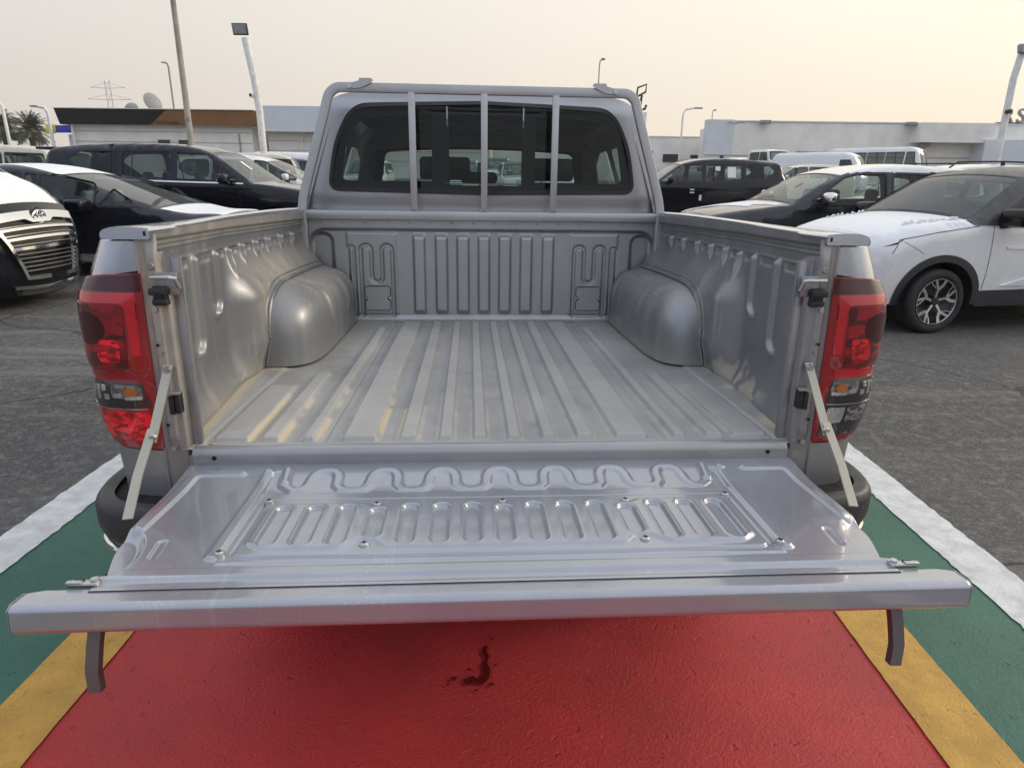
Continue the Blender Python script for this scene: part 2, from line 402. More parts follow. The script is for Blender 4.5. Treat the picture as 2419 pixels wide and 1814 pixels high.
# ---------------------------------------------------------------- car builder: X forward, Y left, Z up, wheels on z=0
def make_wheel(name, r, w, style, m='alloygrey'):
    """axle along Y, outer face at +Y"""
    root = empty(name)
    prof = [(-.5, .62), (-.5, .90), (-.42, .985), (-.2, 1), (.2, 1), (.42, .985), (.5, .90), (.52, .80 if style == 'blade' else .75), (.44, .725 if style == 'blade' else .655), (.40, .71 if style == 'blade' else .64)]
    k = 40; a = np.linspace(0, 2 * pi, k + 1)
    P = np.array(prof); Y = np.repeat(P[:, :1] * w, k + 1, 1); R = P[:, 1:] * r
    gridmesh('tyre', R * np.cos(a), Y, R * np.sin(a), 'tyre', root)
    rr = r * (.72 if style == 'blade' else .65); b = MB(); pr = [(.46, 1), (.47, .965), (.30, .93), (.18, .86), (.10, .5), (.10, 0.0)]
    P = np.array(pr); gridmesh('rim', P[:, 1:] * rr * np.cos(a), np.repeat(P[:, :1] * w, k + 1, 1), P[:, 1:] * rr * np.sin(a), 'rimdark' if style != 'steel' else m, root)
    s = MB()
    ring = [(cos(t) * rr * .975, w * .47, sin(t) * rr * .975) for t in np.linspace(0, 2 * pi, 36, endpoint=False)]
    s.tube(ring, rr * .022, 6, closed=True, up=(0, 1, 0))
    if style == 'blade':            # five forked, swept spokes
        for i in range(5):
            t = 2 * pi * i / 5 + .35
            def p(q, ang, y): return (cos(t + ang) * rr * q, w * y, sin(t + ang) * rr * q)
            s.tube([p(.12, 0, .34), p(.55, .10, .40), p(.95, -.12, .44)], 0, flat=(rr * .11, .012), up=(0, 1, 0))
            s.tube([p(.50, .08, .39), p(.72, .36, .41), p(.95, .40, .44)], 0, flat=(rr * .14, .012), up=(0, 1, 0))
            s.tube([p(.55, .05, .38), p(.78, -.30, .40), p(.95, -.36, .44)], 0, flat=(rr * .045, .01), up=(0, 1, 0))
    elif style == 'five':
        for i in range(5):
            t = 2 * pi * i / 5
            s.tube([(cos(t) * rr * q, w * (.3 + .14 * q), sin(t) * rr * q) for q in (.1, .5, .96)], 0, flat=(rr * .22, .02), up=(0, 1, 0))
    else:
        for i in range(8):
            t = 2 * pi * i / 8
            s.tube([(cos(t) * rr * q, w * (.3 + .1 * q), sin(t) * rr * q) for q in (.2, .6, .95)], 0, flat=(rr * .2, .02), up=(0, 1, 0))
    s.build('spokes', 'alloy' if style == 'blade' else m, root)
    c = MB(); c.cyl((0, w * .2, 0), (0, w * .40, 0), rr * .17, seg=20)
    for i in range(5): t = 2 * pi * i / 5; c.cyl((cos(t) * rr * .25, w * .2, sin(t) * rr * .25), (cos(t) * rr * .25, w * .36, sin(t) * rr * .25), rr * .035, seg=8)
    c.build('hub_cap', 'plastic' if style == 'blade' else m, root)
    return root
class Car:
    def __init__(s, root, W, prof, wheels, sill=.28, tum=.3, belt=1.0, step=.12, crown=.03, ra=1.12, col='white', taper=(.08, .05), nr=4):
        s.root = root; s.W = W; s.tum = tum; s.belt = belt; s.step = step; s.col = col; s.sill = sill; s.taper = taper; s.crown = crown
        raw = [(p[0], p[1]) for p in prof]; er = [p[2] for p in prof]; cr = [p[3] if len(p) > 3 else .12 for p in prof]
        s.raw = np.array(raw); s.pl = np.array(rounded(raw, cr, nr, closed=False))
        _, ix = segdist(s.pl, raw); s.er = np.interp(ix, range(len(er)), er)
        sg = np.linalg.norm(np.diff(s.pl, axis=0), axis=1); s.arc = np.concatenate([[0], np.cumsum(sg)])
        s.X1, s.X0 = s.pl[:, 0].max(), s.pl[:, 0].min()
        d = np.gradient(s.pl, axis=0); s.nrm = np.stack([d[:, 1], -d[:, 0]], 1); s.nrm /= np.linalg.norm(s.nrm, axis=1)[:, None]
        if (s.nrm * (s.pl - s.pl.mean(0))).sum() < 0: s.nrm = -s.nrm
        s.wheels = wheels; s.ra = ra; s.holes = {1: [], -1: []}
    def half(s, X, z):
        h = s.W / 2 - s.taper[0] * S(s.X1 - 1.3, s.X1, X) ** 1 - s.taper[1] * S(-s.X0 - 1.2, -s.X0, -np.asarray(X, float))
        bl = s.belt
        h = h - s.tum * np.maximum(0, z - bl) - s.tum * .15 * np.maximum(0, z - bl) ** 2
        lo = np.maximum(0, (bl - .25) - z); return h - .06 * (lo / .6) ** 2
    def edge(s, X, z):
        P = np.stack([X, z], 1); d, ix = segdist(P, s.pl); r = np.interp(ix, range(len(s.er)), s.er) + 1e-4
        q = np.clip(r - d, 0, r); return s.half(X, z) - (r - np.sqrt(np.maximum(r * r - q * q, 0)))
    def side(s, sg):
        def f(X, z): return np.stack([X, sg * s.edge(np.asarray(X, float), np.asarray(z, float)), z], 1)
        return f
    def top(s, a, w):
        a = np.asarray(a, float); X = np.interp(a, s.arc, s.pl[:, 0]); z = np.interp(a, s.arc, s.pl[:, 1])
        h = s.half(X, z) - np.interp(a, s.arc, s.er); n0 = np.interp(a, s.arc, s.nrm[:, 0]); n1 = np.interp(a, s.arc, s.nrm[:, 1])
        v = np.asarray(w, float) / (s.W / 2); c = s.crown * (1 + 2.0 * np.abs(n0) ** 2) * (1 - np.clip(v, -1, 1) ** 2)
        return np.stack([X + n0 * c, v * h, z + n1 * c], 1)
    def a_of(s, i):
        d = np.linalg.norm(s.pl - s.raw[i], axis=1); return s.arc[d.argmin()]
    def sides(s, windows=(), frame=.03, glass='glass', mat=None, fmat='plastic', name='side_panel'):
        mat = mat or s.col
        bot = []; zb0 = s.pl[-1]; zb1 = s.pl[0]
        bot.append((zb0[0], zb0[1]));
        for X, r in sorted(s.wheels):
            R = r * s.ra + .02; c = r; dz = s.sill - c; hx = sqrt(max(R * R - dz * dz, .01))
            bot.append((X - hx - 1e-3, s.sill)); a0 = atan2(dz, -hx); a1 = atan2(dz, hx)
            if a0 < 0: a0 += 2 * pi
            for t in np.linspace(a0, a1, 15): bot.append((X + R * cos(t), c + R * sin(t)))
            bot.append((X + hx + 1e-3, s.sill))
        outline = [tuple(p) for p in s.pl] + bot[1:]
        extra = []
        for fr in (.05, .22, .5, .95): extra += [tuple(p - n * e * fr) for p, n, e in zip(s.pl, s.nrm, s.er)]
        s.outline = outline
        for sg in (1, -1):
            s._sidepatch(name, sg, outline, windows, mat, extra)
            for w in windows:
                if fmat: patch('window_frame', s.side(sg), grow(w, frame), fmat, s.root, holes=[grow(w, .001)], off=.004 * sg * -1, thick=0, step=s.step)
                patch('side_window', s.side(sg), w, glass, s.root, off=-.006 * -sg, step=s.step * 1.5)
    def _sidepatch(s, name, sg, outline, windows, mat, extra):
        loops = [outline] + list(windows); pts = []; edges = []
        for lp in loops:
            d = dens(lp, s.step); k = len(pts); pts += d; edges += [(k + i, k + (i + 1) % len(d)) for i in range(len(d))]
        A = np.array(pts); lo, hi = A.min(0), A.max(0)
        G = np.array([(x, y) for x in np.arange(lo[0], hi[0], s.step) for y in np.arange(lo[1], hi[1], s.step * .8)] + extra)
        ok = inside(G, outline); nearw = np.ones(len(G), bool)
        for lp in loops:
            dd, _ = segdist(G, list(lp) + [lp[0]]); nearw &= dd > .004
        pts += [tuple(p) for p in G[ok & nearw]]
        v, e, f, *_ = delaunay_2d_cdt([Vector(p) for p in pts], edges, [], 0, 1e-6)
        v = np.array([tuple(p) for p in v]); f = np.array([tuple(t) for t in f if len(t) == 3]); c = v[f].mean(1)
        k = inside(c, outline)
        for w in windows: k &= ~inside(c, w)
        f = f[k]; P = s.side(sg)(v[:, 0], v[:, 1])
        o = mesh(name, P, f if sg < 0 else f[:, ::-1], mat, s.root)
        if getattr(s, 'upmat', None):
            o.data.materials.append(M[s.upmat[0]]); c2 = v[f].mean(1); o.data.polygons.foreach_set('material_index', s.upmat[1](c2).astype(np.int32))
    def sp(s, name, sg, loop, mat, off=.004, thick=0, holes=(), step=None):
        return patch(name, s.side(sg), loop, mat, s.root, holes=holes, off=-sg * off, thick=-sg * thick, step=step or s.step)
    def tp(s, name, i0, i1, mat, holes=(), off=0., w=1.0, parent=None, a0=None, a1=None, thick=0.):
        a0 = s.a_of(i0) if a0 is None else a0; a1 = s.a_of(i1) if a1 is None else a1; h = s.W / 2 * w
        loop = [(a0, -h), (a1, -h), (a1, h), (a0, h)]
        # follow the rounded profile: insert its own breakpoints
        k = [a for a in s.arc if a0 < a < a1]; loop = [(a0, -h)] + [(a, -h) for a in k] + [(a1, -h), (a1, h)] + [(a, h) for a in k[::-1]] + [(a0, h)]
        return patch(name, s.top, loop, mat, parent or s.root, holes=holes, off=off, step=s.step * 1.2, thick=thick, flip=True)
    def fp(s, name, loop, mat, off=.004, thick=0, holes=(), step=None):
        """piece on the front/top strip, loop in (arc, lateral) metres"""
        return patch(name, s.top, loop, mat, s.root, holes=holes, off=off, thick=thick, step=step or s.step, flip=True)
    def line(s, pts, sg, w=.006, m='hole', off=.002, name='door_gap'):
        p = np.array(dens(pts, .08, False)); d = np.gradient(p, axis=0); n = np.stack([d[:, 1], -d[:, 0]], 1); n /= np.linalg.norm(n, axis=1)[:, None]
        A, B = p + n * w / 2, p - n * w / 2; v = np.vstack([A, B]); P = s.side(sg)(v[:, 0], v[:, 1]); P[:, 1] += sg * off; k = len(A)
        return mesh(name, P, [(i, i + 1, k + i + 1, k + i) for i in range(k - 1)], m, s.root)
    def under(s, z1=.75):
        b = MB(); b.box(((s.X0 + s.X1) / 2, 0, (s.sill + z1) / 2 + .02), (s.X1 - s.X0 - .5, s.W - .62, z1 - s.sill), .02)
        for X, r in s.wheels: pass
        b.box(((s.X0 + s.X1) / 2, 0, s.sill + .05), (s.X1 - s.X0 - .25, s.W - .3, .04))
        b.build('underbody', 'hole', s.root)
        for X, r in s.wheels:
            for sg in (1, -1):
                A_, Yw_ = np.meshgrid(np.linspace(-.25, pi + .25, 26), np.array([s.W / 2 - .33, s.W / 2 - .05]), indexing='ij'); R_ = r * s.ra + .018
                gridmesh('wheel_well', X + R_ * np.cos(A_), sg * Yw_, r + R_ * np.sin(A_), 'hole', s.root)
    def put_wheels(s, style='five', w=.22, m='alloygrey', inset=.02):
        pro = None
        for X, r in s.wheels:
            for sg in (1, -1):
                if pro is None: pro = make_wheel('wheel', r, w, style, m); o = pro; o.parent = s.root
                else: o = copy_tree(pro, s.root)
                o.location = (X, sg * (s.W / 2 - inset - w / 2), r); o.rotation_euler = (0, random.uniform(0, 6), 0 if sg > 0 else pi)
    def mirror(s, X, z, m, size=(.13, .22, .15), sides=(1, -1), m2='plastic'):
        for sg in sides:
            y = float(s.edge(np.array([X]), np.array([z - .06]))[0]); b = MB()
            b.box((X, sg * (y + .14), z), size, .05, seg=3); o = b.build('mirror', m, s.root, auto=60)
            c = MB(); c.tube([(X + .02, sg * (y - .02), z - .10), (X + .01, sg * (y + .06), z - .08), (X, sg * (y + .12), z - .04)], 0, flat=(.07, .035)); c.build('mirror_arm', m2, o)
            g = MB(); g.box((X - size[0] / 2 - .001, sg * (y + .14), z), (.004, size[1] * .8, size[2] * .75), 0); g.build('mirror_glass', 'chrome', o)
    def interior(s, rows, zf=.55, zt=1.2, m='seat', w=.5, ys=(-.36, .36), wheel_side=1, dashx=None, belt=None):
        for X in rows:
            for y in ys:
                b = MB(); b.box((X + .1, y, zf), (.5, w, .14), .05); b.box((X - .17, y, (zf + zt) / 2 - .03), (.13, w * .94, zt - zf - .06), .05, rot=Matrix.Identity(3))
                b.build('seat', m, s.root, auto=60)
                h = MB(); h.box((X - .2, y, zt + .09), (.1, w * .52, .19), .045, seg=3); h.cyl((X - .2, y - .05, zt - .05), (X - .2, y - .05, zt + .05), .008, seg=6).cyl((X - .2, y + .05, zt - .05), (X - .2, y + .05, zt + .05), .008, seg=6); h.build('headrest', m, s.root, auto=60)
        if dashx is not None:
            b = MB(); b.box((dashx, 0, zf + .25), (.45, s.W - .25, .3), .07); b.build('dashboard', 'dash', s.root)
            t = MB(); c = (dashx - .33, wheel_side * .36, zf + .36)
            t.tube([(c[0] - .07 * sin(a), c[1] + .18 * cos(a), c[2] + .17 * sin(a)) for a in np.linspace(0, 2 * pi, 20, endpoint=False)], .014, 6, closed=True, up=(1, 0, 0)); t.cyl(c, (c[0] + .25, c[1], c[2] - .08), .03, seg=8)
            t.build('steering_wheel', 'dash', s.root)
def place(root, x, y, ang, z=0):
    root.location = (x, y, z); root.rotation_euler = (0, 0, radians(ang))
def gz(y): return float(np.interp(y, GZY, GZZ))
GZY = [-30, 8, 12, 16, 24, 34, 42, 48, 60, 90]; GZZ = [0, 0, .05, .1, .2, .42, .9, 1.25, 1.35, 1.4]

def suv(name, label, cat, group, col, hoodm=None, roofm=None, L=4.9, Wd=1.9, H=1.87, zh=1.2, glassm='glass', wst=.74, style='five', detail=True, windows=None, rails=False, rear=False, framem='plastic', step=.13, rake=0., sticker=None, belt0=None, mirrorm=None, seats='seat', nosez=.98, xw=1.15, rw=.38, tum=.30, taper=(.08, .05), prof=None, mx=None, mz=.10, ms=(.13, .22, .15), slant=.14, upmat=None):
    """tall station body: hood, windshield, roof, tail; dimensions per vehicle"""
    r = empty(name); tag(r, label, cat, group)
    h = L / 2; rt = H - 1.87
    prof = prof or [(h - .06, .32, .20), (h, .62, .34), (h - .02, nosez - .1, .32, .2), (h - .22, nosez + .1, .16, .2), (h - .7, zh - .07, .12, .3), (xw, zh, .09, .05),
            (xw - wst, H - .13, .08, .25), (xw - wst - .45, H - .03, .08, .5), (-.7, H, .08, .5), (-h + .75 + slant * .8, H - .04, .08, .3), (-h + .14 + slant, H - .10, .08, .12),
            (-h + .10, zh + .06, .12, .1), (-h + .03, zh - .15, .22, .15), (-h, .66, .25, .15), (-h + .05, .35, .2)]
    bl = belt0 or zh + .04
    c = Car(r, Wd, prof, [(h - .95, rw), (h - .95 - L * .565, rw)], sill=.33, belt=bl, tum=tum, col=col, step=step, taper=taper)
    c.H = H; c.h = h; wt = H - .14; xa = xw - wst
    if windows is None:
        windows = [rounded([(xw - .22, bl + .06), (xa - .04, wt - .02), (-.16, wt), (-.16, bl + .07)], .04, 3),
                   rounded([(-.28, bl + .07), (-.28, wt), (-1.12, wt), (-1.12, bl + .10)], .04, 3),
                   rounded([(-1.26, bl + .11), (-1.26, wt), (-h + .62, wt), (-h + .45, wt - .16), (-h + .72, bl + .14)], .07, 3)]
    c.upmat = upmat; c.sides(windows, glass=glassm, fmat=framem)
    ws0, ws1 = c.a_of(5), c.a_of(6); q = Wd / 2
    wl = rounded([(ws0 + .04, -q * .97), (ws0 + .04, q * .97), (ws1 - .03, q * .93), (ws1 - .03, -q * .93)], .06, 4)
    c.wl = wl
    c.tp('front_bumper', 0, 2, col); c.tp('front_panel', 2, 3, col); c.tp('hood', 3, 5, hoodm or col)
    c.tp('windshield_frame', 5, 6, framem or 'plastic', holes=[wl]); c.fp('windshield', wl, 'windshield', off=-.004)
    c.tp('roof', 6, 10, roofm or col)
    ra0, ra1 = c.a_of(10), c.a_of(11); rl = rounded([(ra0 + .06, -q * .85), (ra0 + .06, q * .85), (ra1 - .04, q * .9), (ra1 - .04, -q * .9)], .08, 4)
    c.tp('tailgate_upper', 10, 11, col, holes=[rl]); c.fp('rear_window', rl, glassm, off=-.004)
    c.tp('tailgate', 11, 13, col); c.tp('rear_bumper', 13, 14, col)
    c.under(); c.put_wheels(style)
    c.interior([.35, -.62], zf=min(.72, bl - .50), zt=bl + .02, m=seats, dashx=xw - .15, wheel_side=1)
    c.mirror(xw - .42 if mx is None else mx, bl + mz, mirrorm or col, size=ms)
    if detail:
        n1 = c.a_of(2); n0 = c.a_of(1)
        for sg in (1, -1):
            c.fp('headlight', rounded([(n1 - .02, sg * q * .62), (n1 - .02, sg * q * .99), (n1 + .16, sg * q * .99), (n1 + .13, sg * q * .60)], .03), 'glassclear' if 0 else 'alloy', off=.006, thick=.02)
            c.line([(xw - .25, bl + .02), (xw - .2, bl - .35), (xw - .26, .36)], sg); c.line([(-.22, bl + .55 if 0 else wt), (-.22, bl - .5), (-.2, .36)], sg)
            c.line([(-1.18, wt), (-1.19, bl - .25), (-1.0, bl - .55)], sg)
            for xx in (-.05, -1.0):
                y = float(c.edge(np.array([xx]), np.array([bl - .14]))[0]); b = MB(); b.tube([(xx + .02, sg * (y + .005), bl - .14), (xx, sg * (y + .035), bl - .14), (xx - .16, sg * (y + .035), bl - .14), (xx - .18, sg * (y + .005), bl - .14)], .011, 6); b.build('door_handle', col, r)
        c.fp('grille', rounded([(n0 + .1, -q * .52), (n1 + .1, -q * .56), (n1 + .1, q * .56), (n0 + .1, q * .52)], .05), 'plastic', off=.006, thick=.02)
        g = n1 - n0
        for k in range(4):
            t = n0 + .13 + (g - .08) * k / 3; c.fp('grille_bar', rounded([(t, -q * .5), (t + .02, -q * .5), (t + .02, q * .5), (t, q * .5)], .005, 1), 'chrome', off=.016, thick=.02)
    if rails:
        for sg in (1, -1):
            y = float(c.edge(np.array([-.3]), np.array([H - .07]))[0]); b = MB(); b.tube([(.35, sg * (y - .02), H - .07), (.2, sg * (y - .03), H + .035), (-.6, sg * (y - .03), H + .05), (-1.5, sg * (y - .03), H + .03), (-1.65, sg * (y - .02), H - .08)], .016, 6)
            b.box((-.6, sg * (y - .03), H + .01), (.06, .03, .06)); b.build('roof_rail', 'plastic', r)
    return r, c
# ================================================================ the pickup (truck axes: x right, y forward, z up from the bed floor)
TRUCK = empty('pickup_truck', (-.0306, 1.3758, .8812), (radians(-1.686), radians(.111), radians(3.768)),
              'silver double cab pickup truck with its tailgate folded down and dusty empty bed', 'pickup truck')
GZT = -.885
def plate_h(x, w, e=.0055):      # flat-topped pads from a list of (a,b) in |x|
    r = np.zeros_like(x)
    for a, b in w: r = np.maximum(r, S(a - e / 2, a + e / 2, x) * (1 - S(b - e / 2, b + e / 2, x)))
    return r
# ---- load floor
xs = np.linspace(-.752, .752, 620); ys = np.concatenate([np.linspace(-.0, .06, 26), np.linspace(.065, 1.55, 110)])
Y, X = np.meshgrid(ys, xs, indexing='ij'); ax = np.abs(X)
pads = plate_h(ax, [(.025, .055), (.105, .135), (.188, .226), (.281, .356)]) * S(.026, .036, Y) * (1 - S(1.50, 1.53, Y))
pads = np.maximum(pads, plate_h(ax, [(.420, .446)]) * S(.026, .036, Y) * (1 - S(1.36, 1.40, Y)))
pads = np.maximum(pads, plate_h(ax, [(.500, .538)]) * S(.026, .036, Y) * (1 - S(.60, .63, Y)))
pads = np.maximum(pads, plate_h(ax, [(.570, .645)]) * S(.03, .04, Y) * (1 - S(.47, .50, Y)) * .8)
pads = np.maximum(pads, S(.655, .67, ax) * S(.01, .02, Y) * .3)
Z = -.012 + .013 * pads - .004 * np.exp(-((ax - .399) / .0035) ** 2) * S(.02, .04, Y)
Z += -.004 * (1 - S(.0, .022, Y)) + .0012 * np.sin(X * 9 + 1) * np.sin(Y * 5)
rs = np.random.RandomState(3)
def vnoise(X, Y, s, seed=0):
    r = np.random.RandomState(seed); n = 64; g = r.rand(n, n); u, v = X * s + 100, Y * s + 100
    i, j = np.floor(u).astype(int), np.floor(v).astype(int); a, b = u - i, v - j; a = a * a * (3 - 2 * a); b = b * b * (3 - 2 * b)
    G = lambda p, q: g[p % n, q % n]
    return (G(i, j) * (1 - a) + G(i + 1, j) * a) * (1 - b) + (G(i, j + 1) * (1 - a) + G(i + 1, j + 1) * a) * b
nz_ = vnoise(X, Y, 9, 1) * .6 + vnoise(X, Y, 31, 2) * .4
gx = np.abs(np.gradient(pads, axis=1)); foot = np.maximum.reduce([np.roll(gx, k, 1) for k in (-3, -2, -1, 0, 1, 2, 3)]); foot = S(.02, .2, foot) * (pads < .5)
left = (X < -.22).astype(float) * 1.0 + (X > 0) * .35 + ((X <= 0) & (X >= -.22)) * .5
sand = foot * left * (1 - .75 * S(.15, .55, Y)) * S(.50, .68, nz_ + .22 * (1 - S(.0, .35, Y)))
wallx = .70 + .045 * S(.0, .7, Y)
sand = np.maximum(sand, S(.045, .0, wallx - ax) * S(.35, .62, nz_ + .35 * (X < 0) - .1))
sand = np.maximum(sand, np.exp(-(((ax - .70) / .05) ** 2 + ((Y - .70) / .022) ** 2)) * (X < 0) * 1.3)
sand = np.maximum(sand, .8 * S(.03, .0, Y) * S(.4, .7, nz_ + .2 * (X < -.4)))
dust = .24 * pads * (.75 - .35 * X / .7) + .9 * sand * (.55 + .6 * vnoise(X, Y, 60, 8)) + .1 * S(.4, .8, nz_)
FL = gridmesh('bed_floor', X, Y, Z, 'silver_floor', TRUCK, attr=dust)
# ---- rear sill
pr = [(0, -.013), (-.004, -.006), (-.010, -.002), (-.020, -.002), (-.028, -.006), (-.033, -.015), (-.0335, -.03), (-.030, -.12)]
pr = np.array(dens(rounded(pr, .005, 4, False), .003, False)); xx = np.linspace(-.668, .668, 60)
Yp, Xp = np.meshgrid(pr[:, 0], xx, indexing='ij'); Zp, _ = np.meshgrid(pr[:, 1], xx, indexing='ij')
sill = gridmesh('rear_sill', Xp, Yp, Zp, 'silver', TRUCK)
for x in (-.622, .622): b = MB(); b.cyl((x, -.0325, -.024), (x, -.0348, -.024), .005, seg=14); b.build('drain_hole', 'hole', sill)
for x in (-.64, .64): b = MB(); b.sphere((x, .012, -.008), (.02, .014, .006), 10); b.build('floor_bolt', 'zinc', FL)
# ---- bulkhead (front panel of the bed)
xs = np.linspace(-.80, .80, 520); zs = np.linspace(-.012, .442, 190); Zb, Xb = np.meshgrid(zs, xs, indexing='ij'); ax = np.abs(Xb)
P = np.stack([ax.ravel(), Zb.ravel()], 1)
def sdrr(x, z, cx, cz, hx, hz, r):
    qx = np.abs(x - cx) - hx + r; qz = np.abs(z - cz) - hz + r
    return np.sqrt(np.maximum(qx, 0) ** 2 + np.maximum(qz, 0) ** 2) + np.minimum(np.maximum(qx, qz), 0) - r
rec = 1 - S(-.009, .007, sdrr(ax, Zb, 0, .10, .764, .296, .075))
yb = 1.530 + .022 * rec
ribs = plate_h(ax, [(-.02, .024), (.068, .118), (.163, .213), (.262, .31)], .012) * S(.02, .045, Zb) * (1 - S(.355, .385, Zb))
yb -= .013 * ribs
yb -= .006 * plate_h(ax, [(.385, .60)], .014) * S(.015, .03, Zb) * (1 - S(.375, .39, Zb))
def arc(cx, cy, r, a0, a1, n=8): return [(cx + r * cos(t), cy + r * sin(t)) for t in np.linspace(a0, a1, n)]
ser = [(.405, .02)] + [(.405, .30)] + arc(.428, .31, .023, 0 + pi, 0, 8)[::1] + [(.451, .19)] + arc(.474, .185, .023, pi, 2 * pi, 8) + [(.497, .30)] + arc(.520, .31, .023, pi, 0, 8) + [(.543, .02)]
ser = [(.405, .02), (.405, .30)] + arc(.428, .305, .023, pi, 0) + [(.451, .20)] + arc(.474, .19, .023, pi, 2 * pi) + [(.497, .30)] + arc(.520, .305, .023, pi, 0) + [(.543, .02)]
d, _ = segdist(P, ser); yb += (.010 * (1 - S(.004, .011, d))).reshape(Xb.shape)
d, _ = segdist(P, [(.572, .02), (.572, .305)] + arc(.584, .31, .012, pi, 0) + [(.596, .02)]); yb += (.009 * (1 - S(.003, .009, d))).reshape(Xb.shape)
pd = sdrr(ax, Zb, .708, .285, .052, .098, .045); pock = 1 - S(-.016, .004, pd)
pad = 1 - S(-.006, .006, sdrr(ax, Zb, .668, .30, .024, .075, .015))
yb += .016 * pock - .030 * (1 - S(.195, .245, Zb + .25 * (.74 - ax))) * S(.635, .665, ax) + .0 * pad
yb -= .012 * (1 - S(.0, .018, Zb)) - .003 * np.sin(Xb * 40) * 0
ds = .10 * (1 - S(0, .1, Zb)) * vnoise(Xb, Zb, 20, 4)
BH = gridmesh('bulkhead', Xb, yb, Zb, 'silver_front', TRUCK, attr=ds)
for k in range(16): b = MB(); b.sphere((-.70 + 1.4 * k / 15, 1.529, .425), (.014, .004, .008), 8); b.build('spot_weld', 'silver_front', BH)
for sx in (-1, 1):
    cx, cz = sx * .4735, .096; w, h = .054, .052
    lp = rounded([(cx - w, cz - h), (cx + w, cz - h), (cx + w, cz - .012), (cx + w - .012, cz - .006), (cx + w - .012, cz + .006), (cx + w, cz + .012), (cx + w, cz + h), (cx - w, cz + h), (cx - w, cz + .012), (cx - w + .012, cz + .006), (cx - w + .012, cz - .006), (cx - w, cz - .012)], [.012, .012, .004, .004, .004, .004, .012, .012, .004, .004, .004, .004], 3)
    o = MB().prism(lp, 1.532, 1.552, 1, .002).build('access_cover', 'silver_front', TRUCK)
    for q in (-1, 1): b = MB(); b.sphere((cx + q * w * .93, 1.538, cz), (.012, .008, .012), 10); b.build('cover_bolt', 'bolt', o)
    lp2 = grow(lp, .003); MB().prism(lp2, 1.5395, 1.5405, 1).build('cover_seal', 'hole', o)
# ---- side walls
def wall_x(Y, Z):
    w = .700 + .045 * S(.0, .7, Y)                       # foot line
    w = w + .034 * (1 - (1 - np.clip(Z / .13, 0, 1)) ** 2.2)    # fillet to the floor
    sh = .070 * S(.50, .64, Y) * (1 - S(.22, .372, Z)) * S(-.05, .10, Z)   # shoulder over the wheel housing
    w = w - sh - .035 * (1 - S(0, .11, Z)) * S(.30, .55, Y) * (1 - S(.6, .7, Y)) * .0
    P = np.stack([Y.ravel(), Z.ravel()], 1)
    for (y, zt, zb) in ((.292, .372, .140), (.478, .370, .210), (.60, .372, .245), (.725, .378, .275), (.86, .380, .285), (1.0, .382, .29), (1.16, .384, .29), (1.32, .384, .29)):
        k = (zt - zb) > .15
        ln = [(y, zt), (y, zb + .04)] + (arc(y - .040, zb + .04, .040, 0, -pi * .62, 9) if k else arc(y - .02, zb + .02, .02, 0, -pi * .3, 4))
        d, ix = segdist(P, ln); d = d.reshape(Y.shape); fade = (1 - .85 * S(len(ln) - 4.0, len(ln) - 1, ix.reshape(Y.shape))) if k else 1 - S(.35, 1, ix.reshape(Y.shape))
        w = w - (.014 if k else .016) * fade * (1 - S(.003, .019 if k else .014, d))
    w = w + .006 * plate_h(Y, [(.10, .25), (.34, .44), (.52, .57), (.64, .69), (.77, .82), (.91, .96), (1.06, 1.11), (1.22, 1.27)], .02) * S(.355, .365, Z) * (1 - S(.378, .386, Z))
    w = w - .030 * S(.383, .395, Z) * 0 + .004 * S(.385, .392, Z)
    w = w - .008 * np.exp(-((Z - .428) / .004) ** 2) - .006 * np.exp(-((Z - .417) / .003) ** 2)
    w = w - .018 * S(.432, .441, Z)
    return w
zs = np.concatenate([np.linspace(-.012, .12, 26), np.linspace(.125, .476, 130)]); ys = np.linspace(.018, 1.535, 420)
Zw, Yw = np.meshgrid(zs, ys, indexing='ij'); Xw = wall_x(Yw, Zw); Zw = np.minimum(Zw, .440 + .036 * (.60 + .40 * S(.05, 1.35, Yw)))
